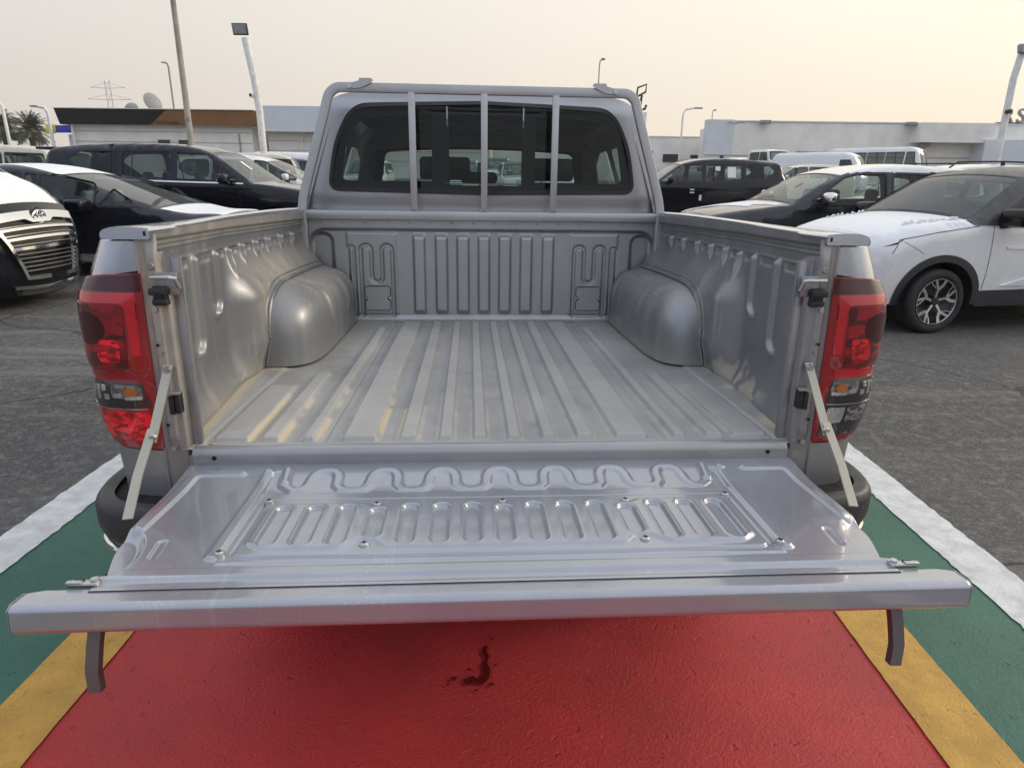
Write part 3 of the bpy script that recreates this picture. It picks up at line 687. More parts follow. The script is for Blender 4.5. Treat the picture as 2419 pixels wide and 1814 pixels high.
for sx in (-1, 1):
    nn = vnoise(Yw, Zw, 14, 5 + sx) * .5 + vnoise(Yw, Zw, 40, 7) * .5
    dd = (.40 if sx < 0 else .06) * (S(.56, .70, Yw) * (1 - S(.30, .38, Zw)) * .8 + .5 * (1 - S(.0, .10, Zw)) + .6 * S(.405, .44, Zw)) * (.5 + nn)
    if sx > 0: dd += .5 * S(.50, .62, nn - (Zw - .03) * 3.2) * (1 - S(.02, .1, Zw)) * S(.2, .3, Yw)
    sw = gridmesh('bed_side_wall', sx * Xw, Yw, Zw, 'silver_wall', TRUCK, attr=dd)
    # rail cap
    cs = rounded([(.706, .470), (.712, .480), (.74, .484), (.775, .484), (.802, .474), (.808, .455), (.806, .440), (.74, .438)], [.003, .005, .0, .01, .014, .008, .003, 0], 4)
    cs = np.array(cs); yy = np.concatenate([[-.006, -.003], np.linspace(0, 1.60, 30)]); k = np.array([.96, .985] + [1] * 30)
    cx_, cz_ = cs[:, 0].mean(), cs[:, 1].mean()
    inx = wall_x(np.clip(yy, .02, 1.5)[:, None], np.full((len(yy), 1), .47)) - .706; mv = np.clip((.80 - cs[:, 0]) / (.80 - .706), 0, 1)[None]
    XX = sx * (cx_ + (cs[:, 0][None] - cx_) * k[:, None] + .010 * S(0, 1.5, yy)[:, None] * (1 - mv) + (inx - .001) * mv * S(.10, .17, yy)[:, None]); ZZ = cz_ + (cs[:, 1][None] - cz_) * k[:, None]
    ZZ = .440 + (ZZ - .440) * (.60 + .40 * S(.05, 1.35, yy))[:, None]
    XX = np.hstack([XX, XX[:, :1]]); ZZ = np.hstack([ZZ, ZZ[:, :1]]); YY = np.repeat(yy[:, None], XX.shape[1], 1)
    rc = gridmesh('bed_rail', XX, YY, ZZ, 'silver_corner', TRUCK)
    MB().prism([(sx * a, c) for a, c in np.array(rounded([(.7085, .441), (.7085, .4635), (.74, .4655), (.780, .4655), (.80, .460), (.806, .450), (.803, .441)], .005, 3))], -.0055, .002, 1).build('rail_end', 'silver_corner', rc)
    MB().box((sx * .7175, -.006, .453), (.004, .002, .009)).build('rail_slot', 'hole', rc)
# ---- wheel housings
a_ = (lambda q: pi * (q - .12 * np.sin(4 * pi * q) / (2 * pi)))(np.linspace(0, 1, 150)); t_ = np.linspace(0, 1, 70) ** 1.0 * pi / 2; A, T_ = np.meshgrid(a_, t_, indexing='ij')
pw = lambda v, e: np.sign(v) * np.abs(v) ** e
cy, sy = pw(np.cos(A), .46), pw(np.sin(A), .44); ct, st = pw(np.cos(T_), .40), pw(np.sin(T_), .50)
af = np.where(cy > 0, .72, .44)
WY = 1.14 + af * cy * ct; WZ = -.006 + .255 * sy * ct * (1 - .10 * st)
WXd = .178 * st
WX = .748 - WXd
fl = (1 - np.cos(np.clip((A) / pi, 0, 1) * 2 * pi * 13)) * .5 * S(.25, .6, T_ / (pi / 2)) * (1 - S(.75, 1, T_ / (pi / 2))) * S(.35, .5, (pi - A) / pi) * 0
gl = sum(np.exp(-((WY - q) / .014) ** 2) for q in (1.02, 1.13, 1.24, 1.35, 1.46)) * S(.03, .09, WXd) * S(.05, .12, WZ) * (1 - S(.195, .235, WZ) * .7)
WX = WX - .010 * gl; WY2 = np.minimum(WY, 1.536)
for sx in (-1, 1):
    dd = (.22 if sx < 0 else .05) * (S(.12, .25, WZ) + .3) * (.4 + vnoise(WY, WZ, 16, 9)) + .35 * (1 - S(0, .03 + .05 * vnoise(WY, WXd, 30, 3), WZ)) * (.3 if sx < 0 else 1)
    wh = gridmesh('wheel_housing', sx * WX, WY2, WZ, 'silver_wall', TRUCK, attr=dd)
    for rr, rad in ((1.0, .006), (1.055, .004)):
        pts = []
        for t in np.linspace(pi, 0, 90):
            y = 1.14 + (.44 if cos(t) < 0 else .72) * pw(cos(t), .46) * rr; z = .250 * pw(sin(t), .44) * rr
            if y < 1.53: pts.append((sx * (float(wall_x(np.array([[y]]), np.array([[z]]))[0, 0]) + .001 - (.004 if rr == 1 else 0)), y, z))
        b = MB(); b.tube(pts, rad, 6); b.build('housing_flange', 'silver_wall' if rr == 1 else 'zinc' if 0 else 'silver_wall', wh)
# ---- corner posts with jamb
def corner_sec(u):      # plan of the outer corner, u = metres along
    pts = np.array([(.737, 0), (.79, .003), (.835, .012), (.868, .030), (.890, .058), (.902, .10), (.907, .2), (.908, .60)])
    L_ = np.concatenate([[0], np.cumsum(np.linalg.norm(np.diff(pts, axis=0), axis=1))])
    return np.interp(u, L_, pts[:, 0]), np.interp(u, L_, pts[:, 1])
def corner_k(z): return np.interp(z, [-.25, -.11, -.02, .05, .12, .177, .28, .33, .368, .44, .46], [.80, .83, .88, .91, .95, .985, 1., .95, .87, .66, .62])
def lampsurf(sx):
    f0 = corner(sx)
    def f(u, z):
        P = f0(u, z); z = np.asarray(z, float); u = np.asarray(u, float); k = S(-.02, .06, z) * (1 - S(.31, .38, z)) * (1 - .5 * np.exp(-((z - .155) / .02) ** 2))
        P[:, 0] += sx * .010 * k * S(.0, .10, u); P[:, 1] -= .010 * k * S(.0, .05, u) * (1 - S(.12, .22, u)); return P
    return f
def corner(sx):
    def f(u, z):
        u = np.asarray(u, float); z = np.asarray(z, float); x, y = corner_sec(u); return np.stack([sx * (.737 + (x - .737) * corner_k(z)), y + 0 * z, z], 1)
    return f
for sx in (-1, 1):
    xs = np.linspace(.664, .742, 60); zs = np.linspace(-.12, .452, 240); Zj, Xj = np.meshgrid(zs, xs, indexing='ij')
    Yj = .030 * (1 - S(.668, .676, Xj)) * 1.0
    inner = .683 + .012 * S(.30, .40, Zj)
    Yj = .002 + .016 * (1 - S(inner, inner + .010, Xj)) - .007 * S(.703, .709, Xj) * (1 - S(.722, .730, Xj)) * S(-.02, .02, Zj) * (1 - S(.30, .33, Zj))
    Yj = Yj - .010 * np.exp(-(((Xj - .712) / .013) ** 4 + ((Zj - .385) / .045) ** 4)) - .004 * S(.735, .739, Xj)
    dj = (.5 if sx < 0 else .1) * (.3 + vnoise(Xj, Zj, 30, 11) * .8) * (1 - .6 * S(.1, .4, np.abs(Zj - .3)))
    po = gridmesh('corner_post', sx * Xj, Yj, Zj, 'silver_wall', TRUCK, attr=dj, mask=lambda c: ~((np.abs(c[:, 0]) < .7005) & (c[:, 2] > .415 - .5 * np.maximum(0, .682 - np.abs(c[:, 0])))))
    # inward return of the post that closes against the wall
    b = MB(); b.box((sx * .676, .026, .150), (.020, .02, .51), .004); b.build('post_return', 'silver_wall', po)
    for z in (.300, .205, -.01): b = MB(); b.cyl((sx * .716, -.010, z), (sx * .716, .0, z), .006 if z != .205 else .004, seg=6); b.build('post_bolt', 'bolt', po)
    b = MB(); b.cyl((sx * .712, -.010, .388), (sx * .712, -.0125, .388), .008, .006, seg=16); b.build('post_bolt', 'silver_wall', po)
    for z, x in ((.223, .720), (.045, .722)): b = MB(); b.cyl((sx * x, -.0085, z), (sx * x, -.0095, z), .0036, seg=10); b.build('post_hole', 'hole', po)
    st_ = MB(); st_.tube([(sx * .712, .0, .368), (sx * .704, -.03, .368), (sx * .668, -.032, .368), (sx * .660, -.026, .366), (sx * .659, -.012, .345)], .0045, 8); MB().box((sx * .684, -.003, .352), (.040, .004, .046), .0015).build('striker_plate', 'silver_wall', po); so_ = st_.build('striker', 'bolt', po)
    b = MB(); b.box((sx * .699, -.016, .338), (.034, .028, .014), .003); b.box((sx * .699, -.012, .316), (.030, .022, .012), .003); b.box((sx * .700, -.008, .328), (.026, .018, .040), .002); b.build('bump_stop', 'rubber', po)
    b = MB(); b.box((sx * .690, -.012, .098), (.010, .022, .046), .002); b.box((sx * .704, -.010, .092), (.012, .018, .040), .002); c_ = b.build('lower_clip', 'rubber', po)
    b = MB(); b.tube([(sx * .714, -.014, .116), (sx * .700, -.022, .122), (sx * .682, -.020, .121)], 0, flat=(.016, .003)); b.build('clip_plate', 'zinc', po)
    # painted corner above, around and below the lamp
    K = corner(sx); fl_ = sx > 0
    patch('corner_panel', K, rounded([(0, .379), (.26, .345), (.7, .345), (.7, .437), (0, .437)], .006, 2), 'silver_corner', TRUCK, step=.015, flip=not fl_, thick=.01)
    patch('lower_corner_panel', K, [(0, -.20), (.7, -.20), (.7, .345), (.262, .345), (.262, .10), (.22, .03), (.12, -.015), (0, -.018)], 'silver', TRUCK, step=.02, flip=not fl_, thick=.01)
    MB().prism([(sx * .669, -.20), (sx * .742, -.20), (sx * .742, -.03), (sx * .669, -.03)], .003, .06, 1, .002).build('lower_post', 'silver', TRUCK)
    # ---- tail lamp
    KL = lampsurf(sx)
    lampo = rounded([(.001, .374), (.10, .368), (.258, .340), (.258, .11), (.215, .035), (.12, -.008), (.001, -.012)], [.003, .02, .02, .04, .05, .05, .003], 5)
    lm = patch('tail_light', KL, lampo, 'lensred', TRUCK, off=.006, thick=.02, step=.012, flip=not fl_)
    tag(lm, 'red tail light, clear only in a small box' if sx < 0 else 'red tail light whose whole lower box is clear and black')
    def lp_(nm, loop, m_, off, r=.006, th=.002):
        o = patch(nm, KL, rounded(loop, r, 4), m_, lm, off=.006 + off, thick=th, step=.012, flip=not fl_); return o
    lp_('upper_smoked_band', [(.003, .371), (.10, .365), (.245, .338), (.25, .325), (.11, .334), (.003, .334)], 'lensdark', .0006)
    lp_('light_guide', [(.016, .333), (.205, .330), (.232, .310), (.232, .295), (.190, .312), (.044, .312), (.036, .30), (.036, .20), (.020, .20)], 'lensbright', .0012, .004)
    lp_('brake_lens', [(.040, .308), (.188, .308), (.215, .292), (.215, .185), (.20, .170), (.044, .170)], 'lensdeep', .0010)
    lp_('reflector_prism', [(.052, .235), (.095, .235), (.10, .200), (.098, .186), (.056, .186)], 'lensprism', .0016)
    lp_('round_reflector', [(.115 + .038 * cos(t), .258 + .036 * sin(t)) for t in np.linspace(0, 2 * pi, 16, endpoint=False)], 'lensdark', .0016, 0)
    lp_('middle_lens', [(.030, .166), (.212, .168), (.205, .148), (.030, .146)], 'lensbright' if sx > 0 else 'lensred', .0012)
    zl = .092 if sx < 0 else .020
    bx = lp_('clear_lens_box', [(.028, .140), (.172, .144), (.180, .135), (.176, .02 if sx > 0 else .090), (.150, .008 if sx > 0 else .088), (.014, .004 if sx > 0 else .085)], 'lensblack', .0014)
    lp_('indicator_chrome', [(.030, .134), (.088, .136), (.088, .108), (.026, .104)], 'lensclear', .0022)
    for q_, (u0, z0, w_, h_) in enumerate(((.118, .104, .010, .030), (.132, .112, .008, .020), (.094, .104, .012, .012), (.030, .104, .03, .008), (.066, .108, .018, .010), (.100, .122, .012, .012))): lp_('chrome_facet', [(u0, z0), (u0 + w_, z0), (u0 + w_, z0 + h_), (u0, z0 + h_)], 'lenschrome', .0026, .002)
    lp_('indicator_reflector', [(.142, .136), (.156, .136), (.152, .104), (.142, .104)], 'lensclear', .0024, .003)
    lp_('bulb', [(.048 + .012 * cos(t), .121 + .009 * sin(t)) for t in np.linspace(0, 2 * pi, 12, endpoint=False)], 'orange', .0040, 0)
    lp_('lens_divider', [(.022, .0835), (.178, .0865), (.178, .0845), (.022, .0815)], 'alloy', .003, .0002, .001)
    if sx < 0: lp_('reverse_reflector', [(.02, .078), (.172, .082), (.165, .045), (.125, .015), (.018, .008)], 'lensprism', .0016)
    else:
        lp_('reverse_reflector', [(.028, .074), (.064, .076), (.060, .040), (.024, .036)], 'lenschrome', .0022); lp_('reverse_prism', [(.070, .076), (.13, .078), (.12, .045), (.068, .040)], 'lensclear', .0022)
    # outer skin of the bed side
    def skin(y, z, sx=sx): return np.stack([sx * (.737 + (.908 - .737) * corner_k(z)), y, z], 1)
    sk = [(.55, -.30), (.55, .437), (1.58, .437), (1.58, -.36), (1.42, -.36)] + [(1.02 + .42 * cos(t), -.50 + .42 * sin(t)) for t in np.linspace(.34, pi - .34, 14)]
    patch('bed_outer_panel', skin, sk, 'silver', TRUCK, step=.08, flip=not fl_)
# ---- rear bumper with dark corner caps
def bsec(off):
    return [(.60, -.09 - off * 0), (.74, -.085), (.84, -.060), (.885, -.01), (.905, .07), (.908, .30)]
pts = rounded([(-x, y) for x, y in bsec(0)][::-1], .05, 5, False) + rounded(bsec(0), .05, 5, False); pts = np.array(pts)
prof = rounded([(-.02, -.118), (.008, -.112), (.020, -.130), (.020, -.180), (.008, -.212), (-.01, -.215)], .012, 4, False); prof = np.array(prof)
d = np.gradient(pts, axis=0); n = np.stack([d[:, 1], -d[:, 0]], 1); n /= np.linalg.norm(n, axis=1)[:, None]
XX = pts[:, 0][:, None] + n[:, 0][:, None] * prof[:, 0]; YY = pts[:, 1][:, None] + n[:, 1][:, None] * prof[:, 0]; ZZ = np.repeat(prof[:, 1][None], len(pts), 0)
bu = gridmesh('rear_bumper', XX, YY, ZZ, 'bumper', TRUCK)
XX2 = np.concatenate([pts[:, 0][:, None] + n[:, 0][:, None] * -.02, pts[:, 0][:, None] + n[:, 0][:, None] * -.14], 1); YY2 = np.concatenate([pts[:, 1][:, None] + n[:, 1][:, None] * -.02, pts[:, 1][:, None] + n[:, 1][:, None] * -.14], 1)
gridmesh('bumper_top', XX2, YY2, np.full_like(XX2, -.128), 'hole', bu)
b = MB(); b.tube([(p[0] + q[0] * .008, p[1] + q[1] * .008, -.222) for p, q in zip(pts[1:-1], n[1:-1])], .008, 8); b.build('bumper_chrome_strip', 'chrome', bu)
# ---- tailgate (opened flat)
TG = empty('tailgate'); TG.parent = TRUCK
xs = np.linspace(-1, 1, 760); ys = np.linspace(-.030, -.492, 300)
Yt, U = np.meshgrid(ys, xs, indexing='ij')
hw = .686 - .018 * S(.0, .05, -Yt) * 0 - .034 * S(.33, .475, -Yt)
Xt = U * hw; ax = np.abs(Xt); V = -Yt
P = np.stack([ax.ravel(), V.ravel()], 1); sh = Xt.shape
Zt = -.038 - .014 * S(0, .16, V)
def ridge(line, h, w, P=P): d, _ = segdist(P, line); return (h * (1 - S(w * .45, w, d))).reshape(sh)
# stamped frames at the two ends
Zt += ridge([(.658, .300), (.650, .096)] + arc(.628, .096, .022, 0, -pi / 2, 6) + [(.552, .074)], 0.0055, .0145)
Zt += ridge([(.598, .345), (.592, .395)], -.004, .010)
# long bead and wave bead
Zt += ridge([(.494, .082), (.492, .400)], .0065, .0155) + ridge([(.494, .08), (.458, .070), (.452, .12)], .0055, .013)
wv = []; cxs = [-.370, -.245, -.122, 0, .122, .245, .370]
wv += [(-.452, .072), (-.446, .13)]
for c in cxs:
    wv += [(c - .056, .150), (c - .040, .146), (c - .030, .13), (c - .027, .095)] + arc(c, .092, .025, pi, 2 * pi, 8)[1:-1] + [(c + .027, .095), (c + .030, .13), (c + .040, .146), (c + .056, .150)]
wv += [(.446, .13), (.452, .072)]
PX = np.stack([Xt.ravel(), V.ravel()], 1)
d, ix = segdist(PX, wv); Zt += (.0070 * (1 - S(.005, .0150, d))).reshape(sh) * .78
wy = np.interp(Xt, [p[0] for p in wv], [p[1] for p in wv]) if 0 else None
Zt += .0022 * S(.160, .164, V) * (1 - S(.480, .483, ax)) * (1 - S(.420, .428, V))            # step under the wave
# access panel
pan = rounded([(-.462, .196), (-.462, .408), (-.2, .412), (.2, .412), (.462, .408), (.462, .196)], .02, 4)
ins = inside(PX, pan); dd_, _ = segdist(PX, pan + [pan[0]]); sdp = np.where(ins, dd_, -dd_).reshape(sh)
Zt += .0030 * S(-.001, .003, sdp) - .003 * np.exp(-(sdp / .0022) ** 2)
bead = rounded([(-.43, .222), (-.27, .222), (-.255, .236), (-.235, .236), (-.22, .222), (-.02, .222), (-.008, .232), (.008, .232), (.02, .222), (.22, .222), (.235, .236), (.255, .236), (.27, .222), (.43, .222), (.448, .24), (.448, .37), (.42, .392), (.285, .392), (.262, .366), (.232, .366), (.21, .392), (-.21, .392), (-.232, .366), (-.262, .366), (-.285, .392), (-.42, .392), (-.448, .37), (-.448, .24)], .010, 3)
ins = inside(PX, bead); dd_, _ = segdist(PX, bead + [bead[0]]); sdb = np.where(ins, dd_, -dd_).reshape(sh)
Zt += .0055 * S(-.006, .006, sdb) * 1.0
for i in range(15):
    cx = -.415 + .0593 * i; a, c = .250, .368
    if i in (3, 11): a, c = .264, .346
    if i == 7: a = .260
    d, _ = segdist(PX, [(cx, a), (cx, c)]); Zt += (-.0065 * (1 - S(.0115, .0175, d))).reshape(sh) + (.0012 * np.exp(-((d - .019) / .002) ** 2)).reshape(sh)
# pockets beside the latches
pk = ((ax - .660 + .20 * (V - .36)) / .036) ** 2 + ((V - .375) / .075) ** 2
Zt += -.013 * (1 - S(.45, 1.25, pk))
# steps towards the top flange
Zt += .004 * S(.432, .440, V) - .006 * S(.458, .470, V) + .003 * S(.478, .484, V)
fold = S(.985, 1.0, np.abs(U)); Zt -= .034 * fold
Zt -= .006 * (1 - S(0, .008, V))
ds = .15 * vnoise(Xt, V, 25, 12) * S(.2, .5, vnoise(Xt, V, 6, 13)) + .42 * (1 - S(.6, 1.3, pk)) + .12 * S(.55, .8, vnoise(Xt, V, 60, 15))
for c in (-.33, -.27, -.20, -.185, -.12, -.105, -.02, .0, .015, .09, .10, .13, .28, .45, .56, .60, .63):
    ds += .55 * np.exp(-((Xt - c - .01 * np.sin(V * 40 + c * 50)) / .0022) ** 2) * (1 - S(.02, .05 + .05 * abs(sin(c * 77)), V)) * (vnoise(Xt, V, 50, 14) + .3)
tp_ = gridmesh('inner_panel', Xt, Yt, Zt, 'silver_gate', TG, attr=ds)
# top flange bar with rounded edges + outer skin
cs = rounded([(-.484, -.0535), (-.523, -.0515), (-.532, -.057), (-.534, -.092), (-.524, -.101), (-.30, -.104), (-.02, -.100), (-.012, -.085)], [.003, .004, .004, .006, .010, .03, .01, .01], 5, False)
cs = np.array(dens(cs, .004, False)); xx = np.concatenate([[-.737, -.735], np.linspace(-.731, .731, 80), [.735, .737]])
YY, XX = np.meshgrid(cs[:, 0], xx, indexing='ij'); ZZ, _ = np.meshgrid(cs[:, 1], xx, indexing='ij'); en = (np.abs(XX) > .736).astype(float); ZZ = ZZ + (-.075 - ZZ) * en * .12; YY = YY + en * .003
lim = np.where(YY > -.478, .684, .737); lim = .684 + (.737 - .684) * S(-.470, -.490, YY) * -1 if 0 else np.interp(YY, [-.492, -.478], [.737, .690]); XX = np.clip(XX, -lim, lim)
gridmesh('outer_skin', XX, YY, ZZ, 'silver_gate', TG)
b = MB()
for sx in (-1, 1): b.prism([(-.530, -.058), (-.532, -.088), (-.522, -.098), (-.490, -.099), (-.488, -.054), (-.520, -.052)], sx * .7372, sx * .7385, 0)
b.build('end_cap', 'silver_gate', TG)
b = MB(); b.box((0, -.4885, -.0525), (1.30, .012, .004), .001); b.build('weather_strip', 'plastic', TG) if 0 else b.bm.free()
for x, v in ((-.456, .206), (-.245, .226), (0, .222), (.245, .226), (.456, .206), (-.482, .398), (-.246, .378), (.246, .378), (.482, .398)):
    b = MB(); b.cyl((x, -v, -.050), (x, -v, -.0435), .0095, .0088, seg=20); b.sphere((x, -v, -.0435), (.014, .014, .004), 12)
    o = b.build('screw', 'bolt', TG); b = MB(); b.box((x, -v, -.0415), (.008, .002, .0012)).box((x, -v, -.0415), (.002, .008, .0012)); b.build('screw_slot', 'hole', o)
for sx in (-1, 1):
    b = MB(); b.box((sx * .660, -.470, -.052), (.046, .014, .008), .002); b.box((sx * .672, -.474, -.047), (.024, .008, .004), .001); b.cyl((sx * .645, -.468, -.050), (sx * .645, -.468, -.044), .006, seg=12)
    o = b.build('latch', 'bolt', TG); MB().box((sx * .668, -.468, -.0475), (.016, .004, .002)).build('latch_slot', 'hole', o)
    pts = [(sx * .628, -.506, -.095), (sx * .633, -.514, -.13), (sx * .638, -.520, -.17), (sx * .637, -.522, -.205)]
    b = MB(); b.tube(pts, 0, flat=(.019, .014), up=(0, 1, 0)); o = b.build('underside_hook', 'hooks', TG)
    b = MB(); b.cyl((sx * .66, -.44, -.104), (sx * .66, -.44, -.112), .03, seg=18); b.build('underside_plug', 'zinc', TG)
    # stay strap, two links with an elbow
    b = MB(); P0, P1, P2 = Vector((sx * .703, -.016, .173)), Vector((sx * .702, -.118, .060)), Vector((sx * .697, -.262, -.050))
    b.tube([P0 + (P0 - P1).normalized() * .010, P1 - (P0 - P1).normalized() * .014], 0, flat=(.018, .0035), up=(0, -.67, .74)); s1 = b.build('stay_strap', 'zinc', TRUCK)
    b = MB(); b.tube([P1 + Vector((sx * .004, .010, .012)), P1 + Vector((sx * .004, -.07, -.054)), P2], 0, flat=(.018, .0035), up=(0, -.67, .74)); b.build('lower_link', 'zinc', s1)
    b = MB(); b.cyl(P0 + Vector((sx * -.001, -.002, 0)), P0 + Vector((sx * -.001, -.009, 0)), .008, .007, seg=14); b.cyl(P0 + Vector((0, .012, 0)), P0 + Vector((0, -.008, 0)), .006, seg=10); b.build('strap_rivet', 'bolt', s1)
    b = MB(); b.cyl(P1 + Vector((-sx * .003, -.004, .0)), P1 + Vector((-sx * .003, -.009, -.002)), .0075, seg=12); b.build('strap_rivet', 'bolt', s1)
# ---- rack in front of the rear window
RK = empty('window_guard'); RK.parent = TRUCK
half_ = rounded([(.772, .24), (.772, .500), (.632, .935), (.600, .9585), (0, .9585)], [0, .06, .075, .05, 0], 8, False)
pl_ = [(-x, z) for x, z in half_] + [(x, z) for x, z in half_[::-1]][1:]
b = MB(); b.tube([(x, 1.512, z) for x, z in pl_], 0, flat=(.030, .036), up=(0, 0, 1)) if 0 else None
if b: b.bm.free()
pts = np.array(pl_); d = np.gradient(pts, axis=0); n = np.stack([-d[:, 1], d[:, 0]], 1); n /= np.linalg.norm(n, axis=1)[:, None]
sec = rounded([(-.018, -.013), (.018, -.013), (.018, .013), (-.018, .013)], .0025, 2); sec = np.array(sec + [sec[0]])
gridmesh('frame', pts[:, 0][:, None] + n[:, 0][:, None] * sec[:, 0], 1.512 + np.repeat(sec[:, 1][None], len(pts), 0), pts[:, 1][:, None] + n[:, 1][:, None] * sec[:, 0], 'silver_rack', RK)
b = MB(); b.box((0, 1.512, .457), (1.52, .026, .038), .004); b.build('lower_crossbar', 'silver_rack', RK)
for x in (-.298, 0, .298): b = MB(); b.box((x, 1.505, .710), (.028, .016, .470), .0025); b.box((x, 1.503, .480), (.036, .012, .008), .002); b.build('upright_bar', 'silver_rack', RK)
for sx in (-1, 1):
    b = MB(); b.prism(rounded([(sx * .505, .992), (sx * .455, .992), (sx * .455, .975), (sx * .500, .955), (sx * .555, .950), (sx * .560, .968), (sx * .505, .982)], .005, 2), 1.491, 1.4965, 1); b.box((sx * .48, 1.515, .990), (.05, .045, .005), .001); o = b.build('mounting_bracket', 'silver_rack', RK)
    b = MB(); b.cyl((sx * .543, 1.492, .962), (sx * .543, 1.486, .962), .009, seg=6); b.build('bracket_bolt', 'bolt', o)
b = MB(); b.box((-.05, 1.75, 1.004 - .012), (.11, .05, .012), .004); b.build('roof_antenna_base', 'plastic', TRUCK)
# ---- cab
CR = empty('cab_tmp')
zz = -GZT
prof = [(4.95, .40, .2), (5.03, .62, .3), (5.00, .92, .3, .2), (4.80, 1.08, .2, .2), (4.2, 1.15, .12, .4), (3.50, 1.20, .09, .05), (2.78, 1.70, .08, .25), (2.45, 1.82, .09, .4), (2.05, 1.865, .09, .4), (1.72, 1.855, .06, .10), (1.63, 1.80, .035, .05), (1.61, .55, .035)]
cab = Car(CR, 1.74, prof, [(4.10, .385)], sill=.42, belt=1.18, tum=.31, col='silver', step=.1, taper=(.08, .0), crown=.02)
wz0, wz1 = 1.27, 1.68
wins = [rounded([(3.22, wz0), (2.80, wz1 - .06), (2.62, wz1), (2.42, wz1), (2.42, wz0)], .03, 3), rounded([(2.32, wz0), (2.32, wz1), (1.93, wz1 - .01), (1.86, wz0 + .2), (1.84, wz0)], .05, 3)]
cab.sides(wins, glass='glassclear', fmat='plastic')
q = 1.74 / 2; ws0, ws1 = cab.a_of(5), cab.a_of(6); wl = rounded([(ws0 + .04, -q * .95), (ws0 + .04, q * .95), (ws1 - .03, q * .91), (ws1 - .03, -q * .91)], .06, 4)
cab.tp('front_bumper', 0, 2, 'silver'); cab.tp('grille_panel', 2, 3, 'chrome'); cab.tp('hood', 3, 5, 'silver'); cab.tp('windshield_frame', 5, 6, 'plastic', holes=[wl]); cab.fp('windshield', wl, 'glassclear', off=-.004); cab.tp('roof', 6, 9, 'silver')
cab.mirror(3.0, 1.32, 'silver'); cab.interior([2.98, 2.18], zf=.82, zt=1.31, dashx=3.38, ys=(-.37, .37), w=.52)
b = MB(); b.box((3.0, 0, .60), (3.2, 1.1, .30), .02); b.box((2.6, 0, .50), (2.0, 1.6, .05)); b.build('underbody', 'hole', CR)
b = MB(); b.box((3.08, 0, 1.545), (.03, .24, .075), .03, seg=3); b.cyl((3.09, 0, 1.56), (3.13, 0, 1.64), .012, seg=8); b.build('rear_view_mirror', 'dash', CR)
b = MB(); b.box((3.02, .22, 1.60), (.02, .32, .14), .02).box((3.02, -.45, 1.60), (.02, .32, .14), .02); b.build('sun_visor', 'dash', CR)
b = MB(); b.box((2.3, 0, 1.775), (1.2, 1.18, .012)); b.build('headliner', 'dash', CR)
# back panel of the cab with the window opening; coordinates (lateral, z)
def backp(y, z):
    y = np.asarray(y, float); z = np.asarray(z, float); yl = 1.600 + .030 * np.maximum(0, z - 1.38) + .010 * np.maximum(0, 1.38 - z) + .010 * (1 - S(zz + .515, zz + .530, z)) + .025 * (np.abs(y) / .7) ** 4
    yl = yl + .03 * S(1.78, 1.83, z)
    return np.stack([yl, y, z], 1)
hs = [(float(cab.half(np.array([1.6]), np.array([z]))[0]) - .004, z) for z in (.9, 1.2, 1.4, 1.6, 1.70)]
zt_ = zz + .968
outer = [(-a, z) for a, z in hs] + rounded([(-hs[-1][0], 1.70), (-hs[-1][0] + .03, zt_ - .03), (-.54, zt_), (.54, zt_), (hs[-1][0] - .03, zt_ - .03), (hs[-1][0], 1.70)], .05, 4, False)[1:-1] + [(a, z) for a, z in hs[::-1]]
win = rounded([(-.675, zz + .560), (-.640, zz + .760), (-.560, zz + .905), (0, zz + .925), (.560, zz + .905), (.640, zz + .760), (.675, zz + .560), (0, zz + .550)], [.05, .3, .07, 0, .07, .3, .05, 0], 7)
patch('cab_back_panel', backp, outer, 'silver_back', CR, holes=[win], step=.02, flip=True)
patch('roof_edge', backp, [(-.56, zt_ - .003), (.56, zt_ - .003), (.52, zt_ + .02), (-.52, zt_ + .02)], 'silver', CR, off=-.03, step=.05, flip=True) if 0 else None
v1 = rounded([(-.618, zz + .600), (-.585, zz + .78), (-.52, zz + .855), (-.225, zz + .875), (-.225, zz + .600)], [.03, .2, .06, .02, .01], 5); v3 = [(-a, c) for a, c in v1]
v2 = rounded([(-.165, zz + .585), (-.165, zz + .875), (.150, zz + .875), (.150, zz + .585)], .008, 2)
fr_ = patch('rear_window_seal', backp, win, 'trim', CR, holes=[v1, v2, v3], off=.002, step=.03, flip=True)
patch('rear_window_glass', backp, grow(win, -.012), 'truckglass', CR, off=.0045, step=.06, flip=True)
patch('seal_rim', backp, grow(win, .006), 'rubber', CR, holes=[grow(win, -.010)], off=.006, thick=.008, step=.03, flip=True)
b = MB()
for x in (-.172, .157): b.box((1.598 + .014, x, zz + .735), (.008, .006, .345))
b.box((1.605, 0, zz + .592), (.008, .335, .006)); b.build('sliding_window_channel', 'alloygrey', CR)
cab.put_wheels('five', .25)
Tm = Matrix(((0, -1, 0, 0), (1, 0, 0, 0), (0, 0, 1, GZT), (0, 0, 0, 1)))
for o in list(CR.children): o.matrix_basis = Tm @ o.matrix_basis; o.parent = TRUCK
bpy.data.objects.remove(CR)
for sx in (-1, 1):
    w = make_wheel('wheel', .385, .25, 'five'); w.parent = TRUCK; w.location = (sx * .75, 1.02, GZT + .385); w.rotation_euler = (0, 0, -sx * pi / 2)
b = MB(); b.box((0, 1.5, -.30), (.9, 2.3, .12), .02); b.box((0, .55, -.11), (1.2, 1.1, .03)); b.cyl((-.62, 1.02, GZT + .385), (.62, 1.02, GZT + .385), .06, seg=12); b.build('chassis', 'hole', TRUCK)
